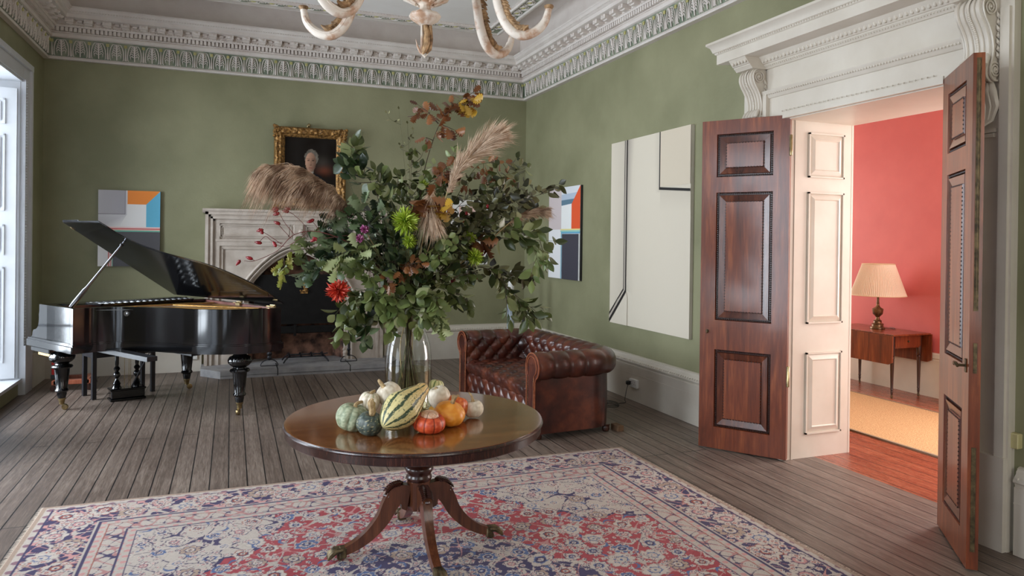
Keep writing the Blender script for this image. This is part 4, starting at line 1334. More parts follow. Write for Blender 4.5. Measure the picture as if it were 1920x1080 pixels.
# piano stool standing behind the lyre
st = thing('piano_stool', 'plain black rectangular piano stool standing under the keyboard end', 'stool', (-1.05, 8.36, 0))
sa = math.radians(27)
def sf(a, c, z):
    return (-1.06 + a * math.cos(sa) - c * math.sin(sa), 8.36 + a * math.sin(sa) + c * math.cos(sa), z)
sb = MB(sf); sb.box((-.31, -.16, .485), (.31, .16, .53), bev=.01); sb.build('seat', blackm, st, angle=30)
sb = MB(sf); sb.box((-.295, -.145, .41), (.295, -.125, .485)).box((-.295, .125, .41), (.295, .145, .485)).box((-.295, -.145, .41), (-.275, .145, .485)).box((.275, -.145, .41), (.295, .145, .485)); sb.build('apron', blackm, st, smooth=False)
for a in (-.28, .28):
    for c in (-.13, .13):
        sb = MB(sf); sb.box((a - .02, c - .02, 0), (a + .02, c + .02, .485), bev=.003); sb.build('leg', blackm, st, smooth=False)

# wooden trolley with casters and a red case in the corner behind the piano
dl = thing('wheeled_trolley', 'low reddish wooden trolley on casters in the corner behind the piano leg', 'trolley', (-1.56, 8.82, 0))
orangew = wood('orange_wood', srgb(110, 52, 36), srgb(156, 84, 58), srgb(176, 104, 74), rough=.35)
MB().box((-1.72, 8.66, .065), (-1.36, 8.72, .115), bev=.006).box((-1.72, 8.94, .065), (-1.36, 9.0, .115), bev=.006).box((-1.70, 8.66, .065), (-1.64, 9.0, .118)).box((-1.44, 8.66, .065), (-1.38, 9.0, .118)).build('deck', orangew, dl, angle=25)
for x in (-1.70, -1.38):
    for y in (8.66, 8.98):
        w = MB(); w.lathe([(.006, -.012), (.030, -.012), (.032, 0), (.030, .012), (.006, .012)], n=16, axis=(0, 1, .0), org=(x, y, .033)).box((x - .01, y - .016, .03), (x + .01, y + .016, .066)); w.build('caster_wheel', mahogd, dl)
rc = thing('red_case', 'red upright case standing in the corner behind the piano', 'case', (-1.69, 8.92, .0))
redm = plain('red_vinyl', srgb(150, 24, 22), srgb(172, 34, 30), rough=.35)
MB().box((-1.74, 8.76, .118), (-1.64, 8.88, .50), bev=.012).build('body', redm, rc, angle=30)
MB().box((-1.745, 8.755, .117), (-1.635, 8.885, .16), bev=.004).build('base_trim', rubber, rc, smooth=False)

# ================================================================ pedestal table
TX, TY, TZ, TR = .905, 3.665, .700, .662
tb = thing('pedestal_table', 'round polished mahogany pedestal table on four sabre legs in the middle of the rug', 'table', (.93, 3.68, 0))
b = MB()
prof = [(TR - .006, TZ - .002), (TR - .001, TZ - .008), (TR, TZ - .014), (TR - .006, TZ - .020), (TR - .010, TZ - .022), (TR - .010, TZ - .056), (TR - .014, TZ - .060), (TR - .05, TZ - .060)]
b.lathe(prof[::-1], TX, TY, 120)
b.build('table_edge', rose, tb, angle=30)
b = MB()
b.lathe([(TR - .20, TZ - .03), (TR - .008, TZ - .010), (TR - .007, TZ), (TR - .02, TZ + .0008), (.001, TZ + .0008)], TX, TY, 120)
b.build('tabletop', tabletop_m, tb, angle=30)
b = MB()
b.lathe([(.10, .615), (.10, .628)], TX, TY, 4).box((TX - .20, TY - .30, .605), (TX + .20, TY + .30, .630))
b.build('underframe', mahogd, tb, smooth=False)
CX, CY = .925, 3.66
b = MB()
b.lathe([(.055, .60), (.058, .585), (.048, .575), (.044, .56), (.052, .545), (.066, .53), (.071, .512), (.066, .497), (.058, .49), (.052, .48), (.050, .465), (.058, .452), (.070, .445), (.074, .432), (.070, .42), (.062, .41), (.062, .40), (.066, .393), (.066, .38), (.058, .37)][::-1], CX, CY, 40)
b.build('pedestal_column', mahogd, tb, angle=50)
b = MB()
b.lathe([(.050, .22), (.060, .24), (.062, .37), (.056, .375)], CX, CY, 8)
b.build('pedestal_block', legwood, tb, angle=25)
leg_c = bez([(.05, 0, .335), (.10, 0, .342), (.145, 0, .325), (.175, 0, .275), (.205, 0, .205), (.262, 0, .135), (.330, 0, .085), (.400, 0, .056)], 32)
def sabre(ang):
    c, s = math.cos(ang), math.sin(ang)
    b = MB(lambda r, t, z: (CX + r * c - t * s, CY + r * s + t * c, z))
    n = len(leg_c)
    vs, fs = [], []
    for i, p in enumerate(leg_c):
        d = (leg_c[min(i + 1, n - 1)] - leg_c[max(i - 1, 0)]).normalized()
        nr = Vector((-d.z, 0, d.x))
        k = i / (n - 1)
        w = .026 - .007 * k
        h0 = .030 - .008 * k
        dep = .085 * (1 - k) ** 1.3 + .026
        a, e = p + nr * h0 * .6, p - nr * dep
        vs += [(a.x, -w, a.z), (a.x, w, a.z), (e.x, w, e.z), (e.x, -w, e.z)]
    for i in range(n - 1):
        for j in range(4):
            fs.append((i * 4 + j, i * 4 + (j + 1) % 4, (i + 1) * 4 + (j + 1) % 4, (i + 1) * 4 + j))
    fs += [(3, 2, 1, 0), tuple((n - 1) * 4 + j for j in range(4))]
    b.add(vs, fs)
    o = b.build('leg', legwood, tb, angle=30)
    b = MB(b.xf)      # acanthus carving on the knee
    for k in range(9):
        p = leg_c[4 + k]
        for sg in (-1, 1):
            b.tube([(p.x, 0, p.z + .024), (p.x + .012, sg * .016, p.z + .026), (p.x + .022, sg * .029, p.z + .014)], [.007, .008, .003], 5)
        b.ball((p.x, 0, p.z + .024), .008, 6, 4)
    p = leg_c[14]
    b.tube([(p.x - .01, -.02, p.z + .018), (p.x + .012, 0, p.z + .022), (p.x - .01, .02, p.z + .018)], .008, 6)
    b.build('knee_carving', mahogd, o)
    b = MB(b.xf)      # lion paw cap and caster
    p = leg_c[-1]
    b.box((p.x - .03, -.024, p.z - .034), (p.x + .008, .024, p.z + .022), bev=.006)
    for q in (-1, 0, 1):
        b.tube([(p.x - .01, q * .014, p.z + .01), (p.x + .025, q * .018, p.z + .006), (p.x + .05, q * .021, p.z - .012), (p.x + .062, q * .022, p.z - .03)], [.013, .015, .014, .005], 8)
    b.tube([(p.x + .0, -.010, .0285), (p.x + .0, .010, .0285)], .017, 12)
    b.tube([(p.x, -.014, p.z - .02), (p.x, -.014, .018)], .005, 5).tube([(p.x, .014, p.z - .02), (p.x, .014, .018)], .005, 5)
    b.build('claw_foot', brassd, o)
for a in (PI, 0, -PI / 2, PI / 2):
    sabre(a + .0)

# ================================================================ glass vase
VX, VY = .882, 3.75
glass, nt, n_, l_, bs = new_mat('clear_glass')
bs.inputs['Transmission Weight'].default_value = 1
bs.inputs['Roughness'].default_value = 0
bs.inputs['IOR'].default_value = 1.45
bs.inputs['Base Color'].default_value = (.93, .96, .94, 1)
# let light through thin glass
tr = n_.new('ShaderNodeBsdfTransparent'); tr.inputs[0].default_value = (.95, .97, .95, 1)
gl = n_.new('ShaderNodeBsdfGlossy'); gl.inputs['Roughness'].default_value = .02
lw = n_.new('ShaderNodeLayerWeight'); lw.inputs[0].default_value = .10
mxs = n_.new('ShaderNodeMixShader')
l_.new(lw.outputs['Facing'], mxs.inputs[0]); l_.new(tr.outputs[0], mxs.inputs[1]); l_.new(gl.outputs[0], mxs.inputs[2])
l_.new(mxs.outputs[0], n_['Material Output'].inputs['Surface'])
water, nt, n_, l_, bs = new_mat('vase_water')
tr = n_.new('ShaderNodeBsdfTransparent'); tr.inputs[0].default_value = (.88, .84, .72, 1)
gl = n_.new('ShaderNodeBsdfGlossy'); gl.inputs['Roughness'].default_value = .02
lw = n_.new('ShaderNodeLayerWeight'); lw.inputs[0].default_value = .08
mxs = n_.new('ShaderNodeMixShader')
l_.new(lw.outputs['Facing'], mxs.inputs[0]); l_.new(tr.outputs[0], mxs.inputs[1]); l_.new(gl.outputs[0], mxs.inputs[2])
l_.new(mxs.outputs[0], n_['Material Output'].inputs['Surface'])
vs_ = thing('glass_vase', 'large clear glass bottle vase holding the flowers on the round table', 'vase', (VX, VY, TZ + .001))
VP = [(.115, .001), (.121, .010), (.124, .04), (.124, .16), (.124, .25), (.121, .31), (.112, .37), (.097, .42), (.074, .46), (.052, .482), (.036, .492), (.030, .50), (.030, .520), (.034, .528)]
b = MB()
b.lathe([(r, z + TZ) for r, z in VP] , VX, VY, 48)
b.f = b.f[:-1]; b.mi = b.mi[:-1]
b.build('glass', glass, vs_, angle=60)
b = MB()
b.tube([(VX + .033 * math.cos(a * PI / 16), VY + .033 * math.sin(a * PI / 16), TZ + .528) for a in range(33)], .004, 6).build('lip', glass, vs_)
b = MB()
b.lathe([(.112, TZ + .006), (.119, TZ + .014), (.121, TZ + .05), (.121, TZ + .235), (.001, TZ + .235)], VX, VY, 40)
b.build('water', water, vs_, angle=40)

# ================================================================ gourds and pumpkins
gmat = attr_mat('gourd_skin', .42, .08, 60)
gmat_m = attr_mat('gourd_matt_skin', .6, .12, 50)
stemm = plain('dry_stem', srgb(150, 122, 84), srgb(190, 164, 122), rough=.8, scale=60, bmp=.3)
def L3(c): return np.array(c[:3])
def gourd(label, c, r, color, ribs=0, depth=.0, flat=1.0, tilt=(0, 0, 1), prof=None, stem=None, matte=False, n=64, m=40, group=None, nm='gourd', dimple=.25):
    """c centre, r equatorial radius; color(theta, t, p) -> rgb; prof(t) radius factor with t 0 blossom end .. 1 stem end"""
    root_loc = (c[0], c[1], c[2])
    t_ = thing(nm, label, 'gourd', root_loc, group)
    q = Vector(tilt).normalized().to_track_quat('Z', 'Y')
    vs, cols = [], []
    for j in range(m + 1):
        t = j / m
        ph = PI * t
        for i in range(n):
            a = 2 * PI * i / n
            if prof:
                rr, zz = prof(t)
                rr *= r; zz *= r
            else:
                rr = r * math.sin(ph) ** .85
                zz = -r * flat * math.cos(ph)
                zz -= -math.copysign(1, zz) * 0
                e = math.exp(-(math.sin(ph) / .32) ** 2) * dimple * r * flat
                zz += e if t < .5 else -e
            rib = 1 - depth * (1 - abs(math.sin(a * ribs / 2)) ** .55) * math.sin(ph) ** .5 if ribs else 1
            nz = 1 + .02 * noise.noise(Vector((math.cos(a) * 2, math.sin(a) * 2, t * 3 + c[0] * 50)))
            p = q @ Vector((rr * rib * nz * math.cos(a), rr * rib * nz * math.sin(a), zz))
            vs.append((p.x + c[0], p.y + c[1], p.z + c[2]))
            cols.append(np.clip(color(a, t, Vector((math.cos(a) * math.sin(ph), math.sin(a) * math.sin(ph), -math.cos(ph)))), 0, 1))
    fs = [(j * n + i, j * n + (i + 1) % n, (j + 1) * n + (i + 1) % n, (j + 1) * n + i) for j in range(m) for i in range(n)]
    b = MB(); b.add(vs, fs)
    body = b.build('skin', gmat_m if matte else gmat, t_, angle=80, cols=cols)
    if stem:
        top = Vector(c) + q @ Vector((0, 0, (prof(1)[1] * r if prof else r * flat * (1 - dimple)) - .004))
        pts = [top] + [top + q @ Vector(s[:3]) for s in stem]
        rad = [.012] + [s[3] * 1.3 for s in stem]
        b = MB(); b.tube(bez(pts, 14), [np.interp(k / 15, np.linspace(0, 1, len(rad)), rad) for k in range(len(bez(pts, 14)))], 7)
        b.build('stem', stemm, t_)
    return t_
def nz3(p, s, o=0): return noise.noise(Vector((p.x * s + o, p.y * s, p.z * s)))
def mixc(a, b, t): return np.array(a) * (1 - t) + np.array(b) * t
cSage, cSageL, cSageD = L3(srgb(132, 142, 112)), L3(srgb(178, 182, 152)), L3(srgb(92, 104, 80))
def col_sage(a, t, p):
    k = nz3(p, 7)
    v = mixc(cSage, cSageL, max(0, min(1, .5 + k * 1.6)))
    g = 1 - abs(math.sin(a * 5)) ** .4
    return mixc(v, cSageD, .75 * g)
cDk, cDk2 = L3(srgb(52, 62, 56)), L3(srgb(86, 96, 88))
def col_dark(a, t, p):
    v = mixc(cDk, cDk2, max(0, min(1, .4 + nz3(p, 5) * 1.5)))
    if nz3(p, 16, 9) > .44: v = L3(srgb(168, 160, 124))
    return v
cW, cW2 = L3(srgb(226, 214, 194)), L3(srgb(206, 190, 166))
def col_white(a, t, p): return mixc(cW, cW2, max(0, min(1, .4 + nz3(p, 4) * 1.3)))
def col_wg(a, t, p):
    v = col_white(a, t, p)
    return mixc(v, L3(srgb(150, 160, 110)), .7) if t > .7 and abs(math.sin(a * 5)) < .35 else v
cYe, cYg = L3(srgb(212, 198, 140)), L3(srgb(56, 72, 50))
def col_stripe(a, t, p):
    w = a * 10 / (2 * PI) + .10 * math.sin(t * 9 + a) + .10 * noise.noise(Vector((math.cos(a) * 3, math.sin(a) * 3, t * 8)))
    f = abs((w % 1) - .5) * 2
    wid = .40 * (1 - t * .55)
    edge = .16 * noise.noise(Vector((math.cos(a) * 9, math.sin(a) * 9, t * 30)))
    sp = noise.noise(Vector((math.cos(a) * 13, math.sin(a) * 13, t * 38)))
    base = mixc(cYe, L3(srgb(222, 186, 122)), max(0, min(1, (t - .35) * 1.5)) * (1 if math.sin(a - .5) > 0 else .4))
    if f < wid + edge: v = cYg
    elif sp > .40 and .1 < t < .85: v = mixc(cYg, cYe, .15)
    else: v = base
    if sp < -.42 and f < wid: v = mixc(base, cYg, .4)
    return v
def col_small(a, t, p):
    return L3(srgb(222, 214, 160)) if abs(math.sin(a * 5)) > .35 else L3(srgb(112, 132, 76))
cR, cR2 = L3(srgb(192, 66, 34)), L3(srgb(216, 98, 56))
def col_turban(a, t, p):
    if t > .70:
        v = mixc(L3(srgb(222, 190, 160)), L3(srgb(206, 150, 120)), max(0, min(1, .5 + nz3(p, 8))))
        return v if abs(math.sin(a * 2.5)) > .12 else L3(srgb(96, 70, 44))
    return mixc(cR, cR2, max(0, min(1, .4 + nz3(p, 5) * 1.4))) if abs(math.sin(a * 5)) > .07 else L3(srgb(120, 44, 28))
cO, cO2 = L3(srgb(226, 140, 40)), L3(srgb(238, 164, 66))
def col_or(a, t, p): return mixc(cO, cO2, max(0, min(1, .4 + nz3(p, 4) * 1.4)))
cV, cV2 = L3(srgb(198, 84, 34)), L3(srgb(222, 124, 60))
def col_ro(a, t, p): return mixc(cV, cV2, max(0, min(1, .4 + nz3(p, 5) * 1.5)))

zt = TZ + .001
gourd('sage green ribbed pumpkin at the left end of the gourd pile', (.552, 3.50, zt + .062), .080, col_sage, 10, .13, .84, (.25, -.1, 1), stem=[(.004, 0, .018, .007), (.03, -.02, .028, .006), (.07, -.05, .022, .004)], matte=True)
gourd('small dark green squash with long dried tan stem in front of the sage pumpkin', (.615, 3.385, zt + .054), .063, col_dark, 9, .07, .88, (.15, -.25, 1), stem=[(.0, 0, .02, .013), (-.004, .006, .045, .012), (-.01, .01, .07, .015), (-.004, .012, .085, .006)])
# the big striped gourd lies with its fat blossom end forward and its neck raised
def prof_big(t):
    zz = -1.02 + 3.75 * t
    r = (math.sin(min(1, t / .42) * PI / 2) ** .62) if t < .42 else (1 - .60 * ((t - .42) / .46) ** 1.15 if t < .88 else .40 * math.sqrt(max(0, 1 - ((t - .88) / .12) ** 2)) )
    return max(r, .001), zz
gourd('large pear shaped gourd striped dark green on pale yellow lying across the pile', (.728, 3.345, zt + .094), .088, col_stripe, 20, .03, 1, (.225, .155, .130), prof=prof_big, n=180, m=150)
gourd('round white pumpkin with a curled stem propped above the striped gourd', (.742, 3.565, zt + .148), .064, col_white, 8, .10, .90, (-.55, .0, .75), stem=[(-.006, 0, .022, .008), (.0, .0, .045, .007), (.028, 0, .048, .006), (.036, 0, .030, .007)], matte=True)
gourd('white knobbly gourd with green flecks resting between two pumpkins on the left', (.640, 3.545, zt + .118), .052, col_wg, 10, .14, 1.05, (.2, -.1, 1), stem=[(.0, 0, .012, .006), (.02, -.01, .02, .005)], matte=True)
gourd('cream gourd hidden low behind the dark green squash', (.655, 3.56, zt + .034), .046, col_white, 8, .08, .72, matte=True)
gourd('tiny pale yellow gourd with green stripes at the back right of the vase', (1.045, 3.78, zt + .128), .042, col_small, 10, .06, .85, (.2, 0, 1), stem=[(.004, 0, .01, .004)])
gourd('smooth pale pear gourd standing tall on the right of the vase', (1.005, 3.575, zt + .112), .058, col_white, 6, .03, 1.05, (-.35, 0, .9), matte=False, stem=[(-.01, 0, .012, .005)])
gourd('yellow gourd tucked low between the vase and the orange squash', (1.005, 3.625, zt + .032), .042, lambda a, t, p: mixc(L3(srgb(204, 160, 72)), cO, .3), 8, .06, .74)
gourd('green flecked gourd low behind the tiny striped gourd', (1.05, 3.80, zt + .041), .052, col_sage, 8, .06, .78)
def prof_turban(t):
    if t < .68:
        k = t / .68
        return math.sin(k * PI * .86 + .0) ** .5 * 1.0 if k > 0 else .001, -.52 * math.cos(k * PI * .86)
    k = (t - .68) / .32
    return max(.001, .56 * math.cos(k * PI / 2) ** .5), .40 + .30 * math.sin(k * PI / 2)
gourd('squat red turban squash with a pale cap in front of the vase', (.892, 3.350, zt + .044), .080, col_turban, 10, .05, 1, (.05, -.12, 1), prof=prof_turban, n=80, m=70)
gourd('bright orange squash with a pointed tip in front on the right', (1.018, 3.43, zt + .060), .079, col_or, 8, .06, .64, (.10, -.45, 1), dimple=-.30, stem=[(.002, 0, .018, .008), (.006, .004, .04, .012)])
gourd('red orange pumpkin behind the bright orange squash', (1.085, 3.55, zt + .062), .066, col_ro, 9, .09, .92, (.3, .1, .9), stem=[(.01, 0, .018, .006)])
gourd('small white pumpkin with a long curved stem at the right end of the pile', (1.178, 3.54, zt + .048), .053, col_white, 8, .08, .88, (-.1, 0, 1), stem=[(-.002, 0, .02, .005), (-.018, 0, .036, .004), (-.05, 0, .042, .0035)], matte=True)

# ================================================================ the arrangement
def leaf_mat(name, c1, c2, back=None, rough=.34, trans=.16):
    ma, nt, n, l, b = new_mat(name)
    oi = n.new('ShaderNodeNewGeometry')
    r = ramp(n, l, oi.outputs['Random Per Island'], [(0, c1), (.6, c2), (1, back or c2)])
    l.new(r, b.inputs['Base Color'])
    b.inputs['Roughness'].default_value = rough
    t = n.new('ShaderNodeBsdfTranslucent')
    l.new(r, t.inputs[0])
    mx = n.new('ShaderNodeMixShader'); mx.inputs[0].default_value = trans
    l.new(b.outputs[0], mx.inputs[1]); l.new(t.outputs[0], mx.inputs[2])
    l.new(mx.outputs[0], n['Material Output'].inputs['Surface'])
    return ma
lf_deep = leaf_mat('deep_green_leaf', srgb(22, 36, 20), srgb(58, 76, 44), srgb(134, 148, 112))  # darkest leaf tones deepened here and below to suggest shaded gaps
lf_mid = leaf_mat('mid_green_leaf', srgb(38, 48, 22), srgb(94, 104, 56), srgb(170, 174, 126))
lf_pale = leaf_mat('pale_green_leaf', srgb(62, 78, 38), srgb(124, 138, 82), srgb(190, 196, 150))
lf_olive = leaf_mat('olive_leaf', srgb(28, 28, 16), srgb(82, 82, 48), srgb(164, 160, 116))
lf_brown = leaf_mat('autumn_brown_leaf', srgb(80, 46, 28), srgb(126, 78, 44), srgb(164, 116, 72))
lf_gold = leaf_mat('golden_leaf', srgb(150, 108, 34), srgb(190, 152, 56), srgb(128, 96, 48))
lf_lime = leaf_mat('lime_bract', srgb(96, 108, 40), srgb(146, 150, 66), srgb(172, 160, 92))
barkm = plain('twig_bark', srgb(52, 40, 30), srgb(84, 68, 52), rough=.8, scale=40)
barkg = plain('green_stem', srgb(74, 78, 46), srgb(104, 100, 64), rough=.6, scale=40)
barkr = plain('red_twig', srgb(84, 34, 34), srgb(112, 54, 48), rough=.5, scale=40)

def leaf_outline(kind):
    if kind == 'oval':
        return [(0, .0), (.12, .15), (.28, .29), (.48, .35), (.68, .30), (.86, .15), (1, 0)]
    if kind == 'lance':
        return [(0, .0), (.15, .13), (.35, .24), (.55, .26), (.75, .18), (.90, .08), (1, 0)]
    if kind == 'oak':
        return [(0, .02), (.12, .10), (.22, .26), (.30, .14), (.42, .36), (.52, .18), (.64, .42), (.74, .20), (.84, .30), (.93, .16), (1, .0)]
    return [(0, 0), (.5, .3), (1, 0)]
OUT = {k: leaf_outline(k) for k in ('oval', 'lance', 'oak')}
def add_leaf(b, p, d, nrm, size, kind, rng):
    d = d.normalized()
    sd = d.cross(nrm)
    if sd.length < 1e-4: sd = d.orthogonal()
    sd.normalize()
    up = sd.cross(d).normalized()
    curl = rng.uniform(-.35, .25)
    fold = rng.uniform(.1, .5)
    tw = rng.uniform(-.5, .5)
    O = OUT[kind]
    vs, fs = [], []
    for (t, w) in O:
        s2 = (sd * math.cos(tw * t) + up * math.sin(tw * t))
        u2 = s2.cross(d)
        c = p + d * (t * size) + up * (curl * size * t * t)
        vs.append(tuple(c))
        vs.append(tuple(c + s2 * w * size + u2 * -fold * w * size))
        vs.append(tuple(c - s2 * w * size + u2 * -fold * w * size))
    for i in range(len(O) - 1):
        a, c = i * 3, (i + 1) * 3
        fs += [(a, a + 1, c + 1, c), (a, c, c + 2, a + 2)]
    b.add(vs, fs)

NECK = Vector((VX, VY, TZ + .515))
_bi = [0]
def start_pts(rng, k):
    a = k * 2.4
    r0 = .085 * math.sqrt(((k * 7) % 11 + 1) / 12)
    base = Vector((VX + r0 * math.cos(a), VY + r0 * math.sin(a), TZ + .018))
    nk = NECK + Vector((-.020 * math.cos(a), -.020 * math.sin(a), 0)) * .9
    return base, nk
def branch(label, tip, dy, kind, mat, count, size, bend=None, twigs=5, tl=.16, droop=.0, stemmat=None, start=.38, name='leafy_branch', cat='branch', rad=.0036, mid=None, berries=0, seed=None, spread=1.0, origin=None):
    _bi[0] += 1
    k = _bi[0]
    rng = random.Random(seed if seed is not None else 100 + k)
    tipw = at(tip[0], tip[1], VY + dy)
    if origin is None:
        base, nk = start_pts(rng, k)
        out = (tipw - nk)
        if mid:
            mids = [at(q[0], q[1], VY + (q[2] if len(q) > 2 else dy * .6)) for q in mid]
        else:
            m1 = nk + Vector((out.x * .25, out.y * .25, abs(out.length) * .30 + out.z * .16))
            m2 = nk + Vector((out.x * .62, out.y * .62, abs(out.length) * .34 + out.z * .50))
            mids = [m1, m2]
        path = bez([base, nk] + mids + [tipw], 36)
        i0 = 9
    else:
        mids = [at(q[0], q[1], VY + (q[2] if len(q) > 2 else dy)) for q in (mid or [])]
        path = bez([at(origin[0], origin[1], VY + (origin[2] if len(origin) > 2 else dy))] + mids + [tipw], 24)
    n = len(path)
    root = thing(name, label, cat, tuple(path[0]))
    sm = stemmat or (barkg if k % 2 else barkm)
    b = MB()
    b.tube(path, [rad * (1 - .75 * i / (n - 1)) * (.6 if origin is None and i < 10 else 1) for i in range(n)], 6)
    fo = MB(); be = MB()
    ends = []
    s0 = int(start * n)
    for j in range(twigs):
        i = s0 + int((n - 1 - s0) * (j + .3) / twigs)
        d = (path[min(i + 1, n - 1)] - path[i - 1]).normalized()
        side = Vector((rng.uniform(-1, 1), rng.uniform(-1, 1), rng.uniform(-.6, .8))).normalized()
        side = (side - d * side.dot(d)).normalized()
        e = path[i] + (d * .75 + side * .9 * spread).normalized() * tl * rng.uniform(.6, 1.2) * (1.1 - .4 * j / twigs) - Vector((0, 0, droop * tl))
        m_ = (path[i] + e) / 2 + side * .02
        tp = bez([path[i], m_, e], 8)
        b.tube(tp, [rad * .55 * (1 - .7 * q / (len(tp) - 1)) for q in range(len(tp))], 5)
        ends.append(tp)
    ends.append(path[s0:])
    b.build('stem', sm, root)
    tot = sum((p[-1] - p[0]).length for p in ends)
    for tp in ends:
        c = max(3, int(1.15 * count * (tp[-1] - tp[0]).length / max(tot, .01)))
        for q in range(c):
            t = (q + .6) / c
            i = min(int(t * (len(tp) - 1)), len(tp) - 2)
            p = tp[i].lerp(tp[i + 1], t * (len(tp) - 1) - i)
            d = (tp[i + 1] - tp[i]).normalized()
            sd = Vector((rng.uniform(-1, 1), rng.uniform(-1, 1), rng.uniform(-1, .8))).normalized()
            sd = sd - d * sd.dot(d)
            ld = (d * rng.uniform(.2, .9) + sd.normalized() * 1.0)
            ld.z -= droop * rng.uniform(.3, 1.5)
            nn = Vector((rng.uniform(-.7, .7), rng.uniform(-1, .3), rng.uniform(.1, 1)))
            add_leaf(fo, p + ld.normalized() * .008, ld, nn, size * rng.uniform(.8, 1.5), kind, rng)
        if kind != 'none':
            add_leaf(fo, tp[-1], tp[-1] - tp[-2], Vector((.2, -1, .4)), size, kind, rng)
    if fo.v:
        fo.build('foliage', mat, root, angle=180)
    for q in range(berries):
        tp = rng.choice(ends)
        p = tp[rng.randrange(len(tp) // 2, len(tp))] + Vector((rng.uniform(-.012, .012), rng.uniform(-.02, .0), rng.uniform(-.02, .01)))
        be = MB(); be.ball(tuple(p), .0085, 8, 6, (1, 1, 1.3)).build('rose_hip', hipm, root)
    return root
hipm = plain('rose_hip', srgb(104, 14, 20), srgb(136, 26, 32), rough=.22, scale=20)

